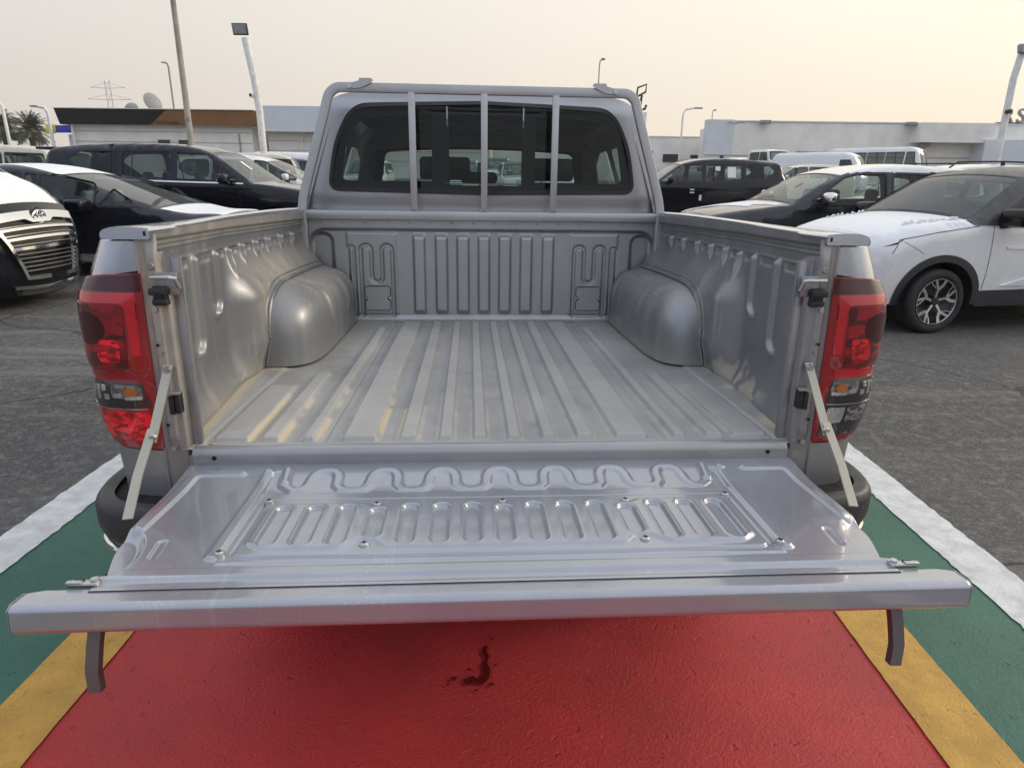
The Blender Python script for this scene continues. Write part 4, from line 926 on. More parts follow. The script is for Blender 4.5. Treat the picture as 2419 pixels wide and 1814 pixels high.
# ================================================================ the ground
def ground_mat():
    m, t, b = nodes('asphalt')
    n1 = noise(t, .35, 6); n2 = noise(t, 3.5, 6, .7); n3 = noise(t, 90, 3, .6)
    c = mixc(t, ramp(t, n1, .35, .65), (.062, .060, .058), (.105, .101, .095)); c = mixc(t, ramp(t, n2, .5, .75, 0, .55), c, (.06, .059, .057)); c = mixc(t, ramp(t, noise(t, 14, 6, .75), .48, .66, 0, .6), c, (.23, .22, .20)); c = mixc(t, ramp(t, noise(t, 22, 5, .75), .56, .68, 0, .7), c, (.04, .04, .04))
    v = t.nodes.new('ShaderNodeTexVoronoi'); v.inputs['Scale'].default_value = 120; cc = t.nodes.new('ShaderNodeTexCoord'); t.links.new(cc.outputs['Object'], v.inputs['Vector'])
    c = mixc(t, ramp(t, v.outputs['Color'], .55, .95, 0, .5), c, (.26, .25, .23)); c = mixc(t, ramp(t, n3, .55, .8, 0, .6), c, (.03, .03, .03))
    st = noise(t, 1.6, 5, .6, stretch=(.25, 1.6, 1)); c = mixc(t, ramp(t, st, .52, .68, 0, .45), c, (.24, .225, .20)); c = mixc(t, ramp(t, noise(t, .8, 5, .6), .5, .7, 0, .5), c, (.06, .058, .056))
    cr = t.nodes.new('ShaderNodeTexVoronoi'); cr.feature = 'DISTANCE_TO_EDGE'; cr.inputs['Scale'].default_value = .42; cq = t.nodes.new('ShaderNodeTexCoord'); cm = t.nodes.new('ShaderNodeMix'); cm.data_type = 'VECTOR'; cm.inputs[0].default_value = .35; cn = t.nodes.new('ShaderNodeTexNoise'); cn.inputs['Scale'].default_value = 1.3; cn.inputs['Detail'].default_value = 6; t.links.new(cq.outputs['Object'], cn.inputs['Vector']); t.links.new(cq.outputs['Object'], cm.inputs[4]); t.links.new(cn.outputs['Color'], cm.inputs[5]); t.links.new(cm.outputs[1], cr.inputs['Vector'])
    c = mixc(t, ramp(t, cr.outputs['Distance'], .002, .006, .75, 0), c, (.025, .024, .023))
    c = mixc(t, ramp(t, noise(t, .55, 3, .5), .60, .66, 0, .35), c, (.045, .044, .043))
    t.links.new(c, b.inputs['Base Color']); b.inputs['Roughness'].default_value = .82; b.inputs['Specular IOR Level'].default_value = .35
    p = bump(t, b, v.outputs['Distance'], .5, .006); bump(t, b, n3, .4, .006, p); return m
def paint(name, col, wear, rough=.4, gl=.5, red=False, vs=2.):
    m, t, b = nodes(name)
    n1 = noise(t, vs, 6, .65); n2 = noise(t, 48, 6, .75); n3 = noise(t, 170, 3, .6)
    c = mixc(t, ramp(t, n1, .3, .7), tuple(k * .82 for k in col), tuple(min(1, k * 1.12) for k in col))
    c = mixc(t, ramp(t, n2, .62, .8, 0, wear), c, tuple(k * .35 + .01 for k in col)); c = mixc(t, ramp(t, n3, .6, .78, 0, wear), c, (.20, .17, .13))
    if red:
        vv = t.nodes.new('ShaderNodeTexVoronoi'); vv.inputs['Scale'].default_value = 13; q = t.nodes.new('ShaderNodeTexCoord'); t.links.new(q.outputs['Object'], vv.inputs['Vector'])
        c = mixc(t, ramp(t, vv.outputs['Distance'], .03, .07, .7, 0), c, (.06, .01, .01))
    t.links.new(c, b.inputs['Base Color']); b.inputs['Specular IOR Level'].default_value = gl
    t.links.new(ramp(t, n2, .3, .8, rough * .8, min(1, rough * 1.35)), b.inputs['Roughness'])
    v = t.nodes.new('ShaderNodeTexVoronoi'); v.inputs['Scale'].default_value = 16; v.inputs['Randomness'].default_value = 1; cc = t.nodes.new('ShaderNodeTexCoord')
    wv_ = t.nodes.new('ShaderNodeMix'); wv_.data_type = 'VECTOR'; wv_.inputs[0].default_value = .06; t.links.new(cc.outputs['Object'], wv_.inputs[4])
    wn = t.nodes.new('ShaderNodeTexNoise'); wn.inputs['Scale'].default_value = 30; t.links.new(cc.outputs['Object'], wn.inputs['Vector']); t.links.new(wn.outputs['Color'], wv_.inputs[5]); t.links.new(wv_.outputs[1], v.inputs['Vector'])
    pits = ramp(t, v.outputs['Distance'], .06, .16); g1 = noise(t, 95, 4, .75); g2 = noise(t, 260, 2, .6)
    p = bump(t, b, pits, .8, .006); p = bump(t, b, g1, 1.0, .007, p); bump(t, b, g2, .8, .003, p); return m
M['asphalt'] = ground_mat()
M['red'] = paint('red_lane_paint', (.54, .018, .022), .25, .34, .6, True)
M['green'] = paint('green_lane_paint', (.04, .155, .105), .3, .5, .45)
M['yellow'] = paint('worn_yellow_paint', (.66, .37, .07), .75, .5, .4, vs=9)
M['whitep'] = paint('worn_white_paint', (.78, .78, .76), .75, .6, .4, vs=12)
xs = np.concatenate([np.linspace(-290, -70, 12), np.linspace(-60, 60, 61), np.linspace(70, 290, 12)]); ys = np.concatenate([np.linspace(-190, -6, 8), np.linspace(-5, 60, 66), np.linspace(65, 340, 12)])
Yg, Xg = np.meshgrid(ys, xs, indexing='ij'); Zg = np.interp(Yg, GZY, GZZ)
tag(gridmesh('asphalt_ground', Xg, Yg, Zg, 'asphalt'), kind='structure')
def strip(name, x0, x1, m, z=.004, y0=-6, y1=7.5, jag=.0):
    r = np.random.RandomState(int(abs(x0 * 100))); yy = np.arange(y0, y1, .03); a = x0 + r.randn(len(yy)) * jag; b_ = x1 + r.randn(len(yy)) * jag
    X = np.stack([a, b_], 1); Yq = np.stack([yy, yy], 1); return tag(gridmesh(name, X, Yq, np.full_like(X, z), m), kind='structure')
strip('red_lane', -1.245, 1.155, 'red', .004)
strip('yellow_line', -1.44, -1.24, 'yellow', .008, jag=.0006); strip('yellow_line', 1.15, 1.352, 'yellow', .008, jag=.0006)
strip('green_lane', -1.93, -1.435, 'green', .004); strip('green_lane', 1.35, 1.77, 'green', .004)
strip('white_line', -2.12, -1.92, 'whitep', .008, jag=.0025); strip('white_line', 1.762, 1.965, 'whitep', .008, jag=.0025)
# oil stain on the red lane: dark dribbled blot
sp = rounded([(-.13, 1.595), (-.09, 1.615), (-.075, 1.60), (-.055, 1.625), (-.062, 1.66), (-.052, 1.69), (-.066, 1.715), (-.060, 1.745), (-.045, 1.75), (-.050, 1.72), (-.036, 1.70), (-.045, 1.67), (-.030, 1.64), (-.036, 1.60), (-.055, 1.575), (-.085, 1.585), (-.11, 1.575)], .006, 3)
mm = mat('oil_stain', (.12, .006, .006), .4, var=.3)
M['oil'] = mm
V_, F_ = [], []
for lp in [[(-.062 + (a + .062) * .85, b_) for a, b_ in sp]] + [[(cx + r_ * cos(t) * (1 + .3 * sin(3 * t + cx * 90)), cy + r_ * .9 * sin(t)) for t in np.linspace(0, 2 * pi, 9, endpoint=False)] for cx, cy, r_ in ((-.145, 1.60, .010), (-.10, 1.64, .006), (-.02, 1.66, .005), (-.03, 1.58, .008), (-.075, 1.555, .006), (-.035, 1.78, .005), (-.16, 1.575, .005))]:
    v, f = cdt([lp], .02); c = v[f].mean(1); f = f[inside(c, lp)]; F_ += [tuple(q + len(V_) for q in t) for t in f.tolist()]; V_ += [(a - .02, b_, .009) for a, b_ in v]
tag(mesh('oil_stain', V_, F_, 'oil'), kind='structure')
# ================================================================ parked vehicles
def sticker(c, sg, x, z, w, h, m='paper', off=.012):
    c.sp('window_sticker', sg, [(x, z), (x + w, z), (x + w, z + h), (x, z + h)], m, off=off)
r, c = suv('station_wagon', 'long dark navy SUV with rear spoiler, side-on behind the black people carrier', 'SUV', None, 'black', roofm='black', L=5.42, Wd=1.98, H=1.92, zh=1.25, xw=1.34, wst=.76, belt0=1.22, slant=.22, ms=(.16, .24, .17), windows=[rounded([(1.11, 1.27), (.53, 1.73), (.02, 1.77), (.02, 1.28)], .04, 3), rounded([(-.11, 1.28), (-.11, 1.77), (-.97, 1.77), (-.97, 1.31)], .04, 3), rounded([(-1.10, 1.32), (-1.10, 1.77), (-1.75, 1.76), (-1.96, 1.63), (-1.62, 1.34)], .08, 4)], rw=.40, glassm='glass', mirrorm='black', framem='trim')
bl = 1.3
for sg in (1, -1):
    c.line([(1.21, 1.245), (-.04, 1.265), (-1.04, 1.29), (-1.5, 1.32)], sg, .022, 'chrome', .008, 'belt_chrome')
    c.line([(.80, 1.28), (.80, 1.58)], sg, .03, 'plastic', .006, 'quarter_divider'); c.line([(-.80, 1.31), (-.80, 1.77)], sg, .025, 'plastic', .006, 'quarter_divider')
b = MB(); b.box((-2.46, 0, 1.82), (.40, 1.30, .05), .018); b.build('rear_spoiler', 'black', r)
c.fp('price_sticker', rounded([(c.wl[0][0] + .25, -.28), (c.wl[0][0] + .50, -.28), (c.wl[0][0] + .50, -.14), (c.wl[0][0] + .25, -.14)], .005), 'paper', off=.002)
for x, z in ((.92, 1.40),): b = MB(); b.box((.92, -1.17, 1.30), (.17, .10, .03)); b.build('mirror_indicator', 'chrome', r)
place(r, -6.10, 13.2, 0, gz(13))
# black people carrier with film on hood and roof
r, c = suv('people_carrier', 'black people carrier with white film on its hood and roof, behind the chrome-grilled van', 'people carrier', None, 'blackdust', hoodm='film', roofm='film', L=4.95, Wd=1.86, H=1.535, zh=.965, xw=1.42, wst=1.42, belt0=.98, mx=.42, mz=.02, ms=(.26, .28, .17), rw=.34, glassm='glassdust', mirrorm='black', nosez=.80, tum=.36, seats='seatlight',
    windows=[rounded([(1.10, 1.00), (.82, 1.20), (.62, 1.00)], .02, 2), rounded([(.54, 1.00), (.54, 1.28), (.05, 1.38), (-.42, 1.42), (-.42, 1.0)], .03, 3), rounded([(-.52, 1.01), (-.52, 1.42), (-1.35, 1.41), (-1.45, 1.05)], .04, 3), rounded([(-1.55, 1.08), (-1.45, 1.40), (-1.9, 1.34), (-2.0, 1.14)], .04, 3)])
place(r, -6.40, 10.25, 0, gz(10))
# van with the big chrome grille
h = 2.65
prof = [(h - .10, .16, .20), (h, .34, .26, .08), (h - .02, .72, .26, .1), (h - .14, 1.04, .24, .15), (h - .42, 1.30, .22, .35), (1.78, 1.44, .12, .05), (1.02, 1.90, .1, .25), (.5, 1.97, .1, .5), (-.7, 1.99, .1, .5), (-h + .6, 1.97, .1, .3), (-h + .2, 1.92, .1, .12), (-h + .08, 1.5, .12, .1), (-h + .02, 1.0, .2, .15), (-h, .66, .25, .15), (-h + .05, .35, .2)]
r, c = suv('grille_van', 'black van with chrome slatted grille and white film hood, cut by the picture edge', 'van', None, 'black', hoodm='film', roofm='film', L=5.3, Wd=1.97, H=1.99, zh=1.40, xw=1.78, wst=.76, detail=False, prof=prof, tum=.16, rw=.34)
place(r, -7.99, 7.48, 0)
def az(z): i = np.where(c.pl[:, 0] > h - .5)[0]; return float(np.interp(z, c.pl[i, 1], c.arc[i]))
def bar(z, w0, t, m='chrome', off=.03, nm='grille_bar', w1=None, th=.03):
    w1 = w0 if w1 is None else w1; c.fp(nm, [(az(z), -w0), (az(z + t), -w1), (az(z + t), w1), (az(z), w0)], m, off=off, thick=th, step=.1)
c.fp('grille_mesh', [(az(.36), -.74), (az(.95), -.92), (az(.95), .92), (az(.36), .74)], 'trim', off=.008, thick=.02)
c.fp('upper_trim', [(az(.99), -.96), (az(1.08), -.98), (az(1.08), .98), (az(.99), .96)], 'trim', off=.02, thick=.03)
c.fp('chrome_wing', [(az(.885), -.20), (az(.92), -.34), (az(.91), -.94), (az(.99), -.97), (az(.99), .97), (az(.91), .94), (az(.92), .34), (az(.885), .20)], 'chrome', off=.045, thick=.06, step=.05)
for z, w0, w1 in ((.825, .90, .91), (.735, .87, .88), (.645, .84, .85)): bar(z, w0, .026, off=.04, w1=w1)
for z in (.42, .465, .51, .555, .60): bar(z, .73 + (z - .36) * .32, .009, 'alloygrey', .02)
for z in (.69, .78, .865): bar(z, .86, .006, 'alloygrey', .02)
for sg in (1, -1):
    c.fp('grille_frame', [(az(.35), sg * .72), (az(.35), sg * .78), (az(.92), sg * .985), (az(.92), sg * .92)], 'chrome', off=.045, thick=.05)
    c.fp('grille_frame', [(az(.35), sg * .76), (az(.38), sg * .76), (az(.38), sg * .24), (az(.35), sg * .24)], 'chrome', off=.045, thick=.05)
    c.sp('headlight', sg, rounded([(h - .20, .84), (h - .75, .93), (h - .80, 1.05), (h - .32, 1.03)], .03), 'lensclear', off=.01, thick=.02, step=.05)
    b = MB(); b.cyl((h + .02, sg * .09, .40), (h + .035, sg * .09, .40), .012, seg=10); b.build('plate_bolt', 'alloy', r)
b = MB(); b.box((h + .012, 0, .39), (.02, .30, .09), .004); b.build('plate_holder', 'plastic', r)
bar(.255, .98, .022, 'chrome', .03, 'lower_chrome'); c.fp('lower_intake', [(az(.175), -.85), (az(.245), -.97), (az(.245), .97), (az(.175), .85)], 'plastic', off=.01, thick=.02)
for z in (.19, .21, .23): bar(z, .78, .006, 'alloygrey', .016)
e = MB(); ex = float(c.top([az(.985)], [0.])[0, 0]) + .075
def oval(a, b_, cy=0., cz=0., rad=.009, n=28): e.tube([(ex, cy + a * cos(t), .985 + cz + b_ * sin(t)) for t in np.linspace(0, 2 * pi, n, endpoint=False)], rad, 8, closed=True, up=(1, 0, 0))
oval(.098, .066, rad=.010); oval(.032, .064); oval(.062, .024, 0, .038)
e.build('emblem', 'chrome', r); b = MB(); b.cyl((ex - .03, 0, .985), (ex - .012, 0, .985), .098, seg=28); o = b.build('emblem_backing', 'plastic', r)
# right-hand row
r, c = suv('compact_suv', 'black compact SUV with white roof, chrome mirror and torn white hood film', 'SUV', None, 'blackdust', hoodm='blackdust', roofm='white', L=4.45, Wd=1.80, H=1.67, zh=1.13, xw=.95, wst=.68, belt0=1.13, rw=.34, glassm='glassclear', mirrorm='chrome', upmat=('white', lambda q: (q[:, 1] > 1.56) & (q[:, 0] < .2)), nosez=.88, tum=.26, seats='seat', rails=False, rake=0,
    windows=[rounded([(.68, 1.17), (.24, 1.48), (.02, 1.53), (-.32, 1.54), (-.32, 1.17)], .04, 3), rounded([(-.43, 1.17), (-.43, 1.54), (-1.15, 1.53), (-1.28, 1.2)], .05, 3), rounded([(-1.38, 1.24), (-1.28, 1.52), (-1.62, 1.49), (-1.75, 1.3)], .04, 3)])
a0, a1 = c.a_of(3), c.a_of(5)
c.fp('hood_film', [(a0 - .1, -.80), (a0 + .2, -.78), (a0 + .45, -.80), (a0 + .62, -.74), (a0 + .66, -.60), (a1 - .10, -.55), (a1 - .03, -.2), (a1 - .02, .3), (a1 - .04, .78), (a1 - .16, .80), (a1 - .20, .55), (a1 - .34, .42), (a1 - .46, .60), (a1 - .52, .35), (a1 - .60, -.1), (a0 + .3, -.45), (a0, -.55)], 'film', off=.006, thick=.01, step=.06)
c.fp('windshield_notice', [(c.wl[0][0] + .28, .22), (c.wl[0][0] + .40, .22), (c.wl[0][0] + .40, .30), (c.wl[0][0] + .28, .30)], 'pink', off=.004)
c.fp('wiper', [(c.wl[0][0] - .01, -.6), (c.wl[0][0] + .015, -.6), (c.wl[0][0] + .03, .1), (c.wl[0][0] + .01, .1)], 'plastic', off=.015)
place(r, 4.66, 9.98, 182, gz(10))
r, c = suv('off_road_wagon', 'black SUV with paper stickers on its side windows, between truck cab and compact SUV', 'SUV', None, 'black', L=4.84, Wd=1.89, H=1.87, zh=1.22, xw=1.05, wst=.72, belt0=1.26, rw=.39, glassm='glassclear', mirrorm='black', seats='seat')
for sg in (1, -1):
    sticker(c, sg, -.62, 1.58, .12, .10); sticker(c, sg, -1.0, 1.42, .2, .25, 'paper'); sticker(c, sg, -.0, 1.12, .11, .03); sticker(c, sg, -.0, 1.05, .11, .03); sticker(c, sg, -.19, .88, .06, .13)
    c.line([(-.95, 1.36), (-.95, 1.73)], sg, .025, 'plastic', .006, 'quarter_divider')
place(r, 4.42, 17.6, 180, gz(17))
# near white crossover with black roof
r = empty('crossover'); tag(r, 'white crossover with black roof, black arches and machined spoke wheels, nearest on the right', 'car')
h = 2.15
prof = [(h - .08, .30, .24), (h, .52, .30, .1), (h - .02, .80, .30, .15), (h - .16, .96, .22, .2), (h - .55, 1.06, .15, .3), (1.06, 1.11, .10, .05), (.36, 1.54, .08, .25), (-.05, 1.61, .08, .5), (-.9, 1.61, .08, .5), (-h + .35, 1.52, .08, .2), (-h + .16, 1.40, .08, .1), (-h + .05, 1.05, .12, .1), (-h, .85, .2, .15), (-h, .6, .25, .15), (-h + .06, .32, .2)]
WR = .325; wx = (1.32, -1.29)
c = Car(r, 1.79, prof, [(wx[0], WR), (wx[1], WR)], sill=.30, belt=1.06, tum=.32, col='white', step=.07, ra=1.17, taper=(.09, .05), crown=.035)
wins = [rounded([(.80, 1.10), (.30, 1.43), (.06, 1.49), (-.34, 1.50), (-.34, 1.08)], .04, 3), rounded([(-.45, 1.08), (-.45, 1.49), (-1.1, 1.45), (-1.3, 1.28), (-1.25, 1.12)], .05, 3), rounded([(-1.35, 1.16), (-1.32, 1.33), (-1.6, 1.30), (-1.62, 1.22)], .03, 3)]
c.upmat = ('roofgrey', lambda q: (q[:, 1] > 1.085) & (q[:, 0] < 1.09)); c.sides(wins, glass='glassclear', fmat='plastic', frame=.045)
q = .895; ws0, ws1 = c.a_of(5), c.a_of(6); wl = rounded([(ws0 + .05, -q * .97), (ws0 + .05, q * .97), (ws1 - .03, q * .93), (ws1 - .03, -q * .93)], .06, 4)
c.tp('front_bumper', 0, 2, 'white'); c.tp('front_panel', 2, 3, 'white'); c.tp('hood', 3, 5, 'film'); c.tp('windshield_frame', 5, 6, 'plastic', holes=[wl]); c.fp('windshield', wl, 'windshield', off=-.004)
c.tp('roof', 6, 9, 'roofgrey'); c.tp('tailgate', 9, 13, 'white'); c.tp('rear_bumper', 13, 14, 'plastic')
for sg in (1, -1):
    for X in wx:
        R0, R1 = WR * 1.17 + .015, WR * 1.17 + .085
        arcp = np.linspace(-.08, pi + .08, 26); lp = [(X + R1 * cos(t), WR + R1 * sin(t)) for t in arcp] + [(X + R0 * cos(t), WR + R0 * sin(t)) for t in arcp[::-1]]
        c.sp('wheel_arch_trim', sg, lp, 'bumper', off=.016, thick=.03, step=.05)
    c.sp('rocker_trim', sg, [(wx[0] - .40, .43), (wx[0] - .46, .27), (wx[1] + .46, .27), (wx[1] + .40, .45)], 'bumper', off=.014, thick=.03)
    pm = [(p - n * .0015) for p, n in zip(c.pl, c.nrm)]; up_ = [tuple(p) for p in pm if p[1] > 1.085 and -1.85 < p[0] < 1.10]; up_ = up_ + [(up_[-1][0], 1.07), (up_[0][0] - .02, 1.07)]
    c.sp('upper_body_black', sg, up_, 'roofgrey', off=.007, step=.04, holes=[grow(w, .04) for w in wins])
    if 0: c.sp('pillar_panel', sg, [(1.02, 1.075), (.98, 1.13), (.36, 1.51), (.0, 1.58), (-1.5, 1.535), (-1.7, 1.44), (-1.35, 1.49), (-.3, 1.535), (.24, 1.48), (.82, 1.09)], 'roofgrey', off=.004, step=.05)
    c.line([(1.88, .80), (1.80, .93), (1.45, 1.00), (1.15, 1.045), (1.02, 1.065)], sg, .006, name='hood_gap')
    c.line([(.86, 1.07), (.84, .85), (.83, .60), (.83, .44)], sg, .006); c.line([(-.40, 1.45), (-.42, .85), (-.38, .45)], sg, .006); c.line([(-1.2, 1.1), (-1.15, .85), (-.95, .65)], sg, .006)
    c.line([(1.80, .93), (1.55, .80)], sg, .004, name='bumper_gap')
    c.sp('headlamp_sliver', sg, [(1.96, .86), (1.80, .915), (1.72, .96), (1.84, .885)], 'trim', off=.004)
    c.sp('door_crease', sg, [(.62, .48), (.35, .55), (-.9, .55), (-.9, .47)], 'white', off=.018, thick=.025, step=.05)
    c.sp('shoulder_crease', sg, [(.66, .865), (.2, .852), (-1.2, .87), (-1.2, .852), (.2, .832), (.64, .842)], 'white', off=.010, thick=.02, step=.05)
    for xx in (-.18, -1.02): y = float(c.edge(np.array([xx]), np.array([.92]))[0]); b = MB(); b.tube([(xx + .02, sg * (y + .005), .92), (xx, sg * (y + .035), .92), (xx - .16, sg * (y + .035), .92), (xx - .18, sg * (y + .005), .92)], .012, 6); b.build('door_handle', 'white', r)
# ragged edge of the hood film
rr = random.Random(5); a3, a5 = c.a_of(3), c.a_of(5)
for sg in (1, -1):
    for k in range(13):
        a = a3 + .35 + (a5 - a3 - .42) * (k + rr.uniform(-.4, .4)) / 12; w = .76 + rr.uniform(-.03, .03); t = rr.uniform(.015, .045)
        v = c.top([a, a + .07, a + .035, a + .03], [sg * w, sg * w, sg * (w + .02), sg * (w - .03)]); v[2, 2] += t; v[3, 2] += t * .6
        mesh('film_edge', list(v), [(0, 1, 2), (0, 2, 3), (1, 2, 3)], 'film', r, smooth=False)
c.under(); c.put_wheels('blade', .215); c.mirror(.74, 1.15, 'trim', size=(.18, .30, .17)); c.interior([.28, -.62], zf=.66, zt=1.10, m='seat', dashx=.86, ys=(-.36, .36))
b = MB(); b.box((.50, 0, 1.42), (.03, .22, .07), .025, seg=3); b.build('rear_view_mirror', 'dash', r)
place(r, 5.36, 7.57, 191.5)
r, c = suv('roof_rail_suv', 'white SUV with black roof rails, its roof showing behind the near white crossover', 'SUV', None, 'white', L=4.75, Wd=1.86, H=1.73, zh=1.12, rails=True, glassm='glass', framem='trim'); place(r, 8.05, 12.9, 180, gz(13))
# white cars beyond the left row
r, c = suv('white_crossover', 'white SUV with a sloping windshield, partly hidden by the truck cab and navy SUV', 'SUV', None, 'white', roofm='white', L=4.85, Wd=1.9, H=1.80, zh=1.17, xw=1.05, wst=.95, glassm='glassclear', framem='trim'); place(r, -6.0, 17.0, 0, gz(17))
def boxy(label, col, **k):
    a = dict(L=4.9, Wd=1.87, H=1.98, zh=1.25, xw=.95, wst=.28, tum=.10, taper=(.03, .02), belt0=1.26, glassm='glass', framem='plastic', step=.2)
    a.update(k)
    return suv('wagon', label, 'station wagon', 'cream and white wagons beyond the left row', col, windows=[rounded([(.78, 1.30), (.62, 1.76), (-.10, 1.78), (-.10, 1.30)], .03, 2), rounded([(-.22, 1.30), (-.22, 1.78), (-1.02, 1.78), (-1.02, 1.30)], .03, 2), rounded([(-1.14, 1.30), (-1.14, 1.78), (-2.1, 1.76), (-2.15, 1.30)], .03, 2)], **a)
proto, _ = boxy('cream boxy wagon directly behind the tail of the navy SUV', 'cream'); place(proto, -13.6, 17.8, 176, gz(17))
for lab, x, y, a in (('cream boxy wagon cut by the left picture edge, in front of the palms', -18.5, 21.5, 170), ('cream boxy wagon farthest back beyond the left row, below the palm trees', -17.6, 25.0, 10),
                     ('cream boxy wagon beneath the black and brown fascia, left of the tall pole', -12.5, 27.0, 160), ('cream boxy wagon behind the white SUV, right of the tall rusty pole', -8.8, 25.0, 15),
                     ):
    o = copy_tree(proto); o['label'] = lab; place(o, x, y, a, gz(y))
def minivan(name, label, L, Wd, H, col, x, y, ang, z, n=3, group=None, cat='van', glassm='glass', zw=.95, rnd=.3):
    h = L / 2; r = empty(name); tag(r, label, cat, group)
    prof = [(h - .06, .3, .2), (h, .6, .3), (h - .04, zw, .25, .1), (h - .12, zw + .15, .2, .1), (h - .55, H - .22, .14, .2), (h - 1.0, H, .14, .4), (0, H + .02, .14, .5), (-h + .3, H, .14, .2), (-h + .05, H - .25, .14, .2), (-h, .8, .2), (-h + .03, .35, .2)]
    c = Car(r, Wd, prof, [(h - .95, .34), (-h + 1.0, .34)], sill=.32, belt=1.1, tum=.12, col=col, step=.2)
    z0, z1 = zw + .17, H - .42 if H < 2.4 else H - .45
    if H > 2.4: z0 = 1.45; z1 = 2.32
    ws = [rounded([(h - .42, z0), (h - .75, z1), (h - 1.25, z1), (h - 1.25, z0)], .04, 2)] if H <= 2.4 else [rounded([(h - .55, z0), (h - .70, z1), (h - 1.2, z1), (h - 1.2, z0)], .04, 2)]
    s_ = (L - 1.65) / max(1, n)
    if n:
        for k in range(n): ws.append(rounded([(h - 1.35 - k * s_, z0), (h - 1.35 - k * s_, z1), (h - 1.35 - (k + .92) * s_, z1), (h - 1.35 - (k + .92) * s_, z0)], .04, 2))
    c.sides(ws, glass=glassm, fmat='trim'); q = Wd / 2
    a0, a1 = c.a_of(3), c.a_of(4); wl = rounded([(a0 + .03, -q * .9), (a0 + .03, q * .9), (a1 - .02, q * .86), (a1 - .02, -q * .86)], .06, 3)
    c.tp('front_bumper', 0, 2, col); c.tp('nose', 2, 3, col); c.tp('windshield_frame', 3, 4, col, holes=[wl]); c.fp('windshield', wl, 'windshield', off=-.004); c.tp('roof', 4, 7, col); c.tp('tail', 7, 10, col)
    c.under(); c.put_wheels('steel'); c.mirror(h - .45, z0 + .1, 'plastic'); c.interior([h - 1.3, h - 2.3], zf=.8, zt=1.35)
    place(r, x, y, ang, z); return r, c
minivan('panel_van', 'white high-roofed panel van between the black SUV and the minibus', 5.2, 1.88, 2.30, 'white', 17.8, 40.0, -42, gz(40), n=0)
minivan('minibus', 'white minibus with a row of dark side windows, parked before the long white building', 6.9, 2.06, 2.68, 'white', 27.2, 51.5, -50, gz(51), n=4, cat='minibus')
minivan('passenger_van', 'small white passenger van under the pale grey fascia, left of the truck cab', 4.8, 1.8, 2.0, 'white', -12.9, 38.0, 200, gz(38), n=3)
# white double cab utility
r = empty('utility_pickup'); tag(r, 'white double cab utility truck facing the camera, between the panel van and building', 'pickup truck')
prof = [(2.50, .5, .1), (2.55, .75, .1), (2.55, 1.12, .1, .06), (2.35, 1.26, .08, .1), (1.20, 1.38, .06, .04), (1.0, 1.92, .06, .12), (.7, 2.0, .08, .3), (-.5, 2.0, .08, .2), (-.72, 1.9, .07, .08), (-.78, 1.3, .06), (-.78, .6, .06)]
c = Car(r, 1.80, prof, [(1.70, .40)], sill=.5, belt=1.35, tum=.10, col='white', step=.2, taper=(.03, 0))
c.sides([rounded([(1.0, 1.40), (.86, 1.82), (.35, 1.84), (.35, 1.40)], .03, 2), rounded([(.25, 1.40), (.25, 1.84), (-.50, 1.82), (-.50, 1.40)], .03, 2)], glass='glass', fmat='plastic')
a0, a1 = c.a_of(4), c.a_of(5); wl = rounded([(a0 + .05, -.78), (a0 + .05, .78), (a1 - .04, .76), (a1 - .04, -.76)], .05, 3)
c.tp('front_bumper', 0, 1, 'alloygrey'); c.tp('front_panel', 1, 3, 'white'); c.tp('hood', 3, 4, 'white'); c.tp('windshield_frame', 4, 5, 'plastic', holes=[wl]); c.fp('windshield', wl, 'windshield', off=-.004); c.tp('roof', 5, 8, 'white'); c.tp('cab_back', 8, 10, 'white')
g0 = c.a_of(1); c.fp('grille', [(g0 + .1, -.62), (g0 + .34, -.62), (g0 + .34, .62), (g0 + .1, .62)], 'plastic', off=.01)
b = MB(); b.box((-1.75, 0, .95), (1.85, 1.75, .06)); [b.box((-1.75, sg * .87, 1.20), (1.85, .03, .45)) for sg in (1, -1)]; b.box((-2.66, 0, 1.2), (.03, 1.75, .45)); b.box((-.84, 0, 1.2), (.03, 1.75, .45)); b.build('cargo_tray', 'white', r)
b = MB(); b.box((1.45, .1, 1.40), (.45, .4, .08), .03); b.build('hood_scoop', 'white', r)
c.wheels = [(1.70, .40), (-1.45, .40)]; c.under(.9); c.put_wheels('steel'); c.mirror(.95, 1.52, 'plastic', size=(.10, .2, .28)); place(r, 15.9, 43.5, -66, gz(48) + .1)
# far rows
r1, _ = suv('parked_suv', 'grey-faced white SUV with a dark grille, seen through the truck window left of centre', 'SUV', 'cars seen through the truck windows', 'white', L=4.8, Wd=1.9, H=1.82, zh=1.15, step=.2, glassm='glass', roofm='roofgrey'); place(r1, -2.45, 31.0, -90, gz(34))
for lab, x, y, a in (('white SUV seen through the truck window, behind the right end of its rear-view mirror', .15, 33.5, -84), ('white SUV seen through the truck window between the two nearer ones', -1.1, 40, -93), ('white SUV seen through the right part of the truck rear window', 2.2, 30.5, -90), ('white SUV low behind the left headrest in the truck cab', -7.0, 33.0, -88)):
    o = copy_tree(r1); o['label'] = lab; place(o, x, y, a, gz(y))
r2, _ = suv('distant_suv', 'dark grey SUV far off, first right of the truck cab', 'SUV', 'far cars before the low white wall', 'roofgrey', L=4.7, Wd=1.88, H=1.85, zh=1.2, step=.25, detail=False, glassm='glass'); place(r2, 11.0, 42.0, -92, gz(42))
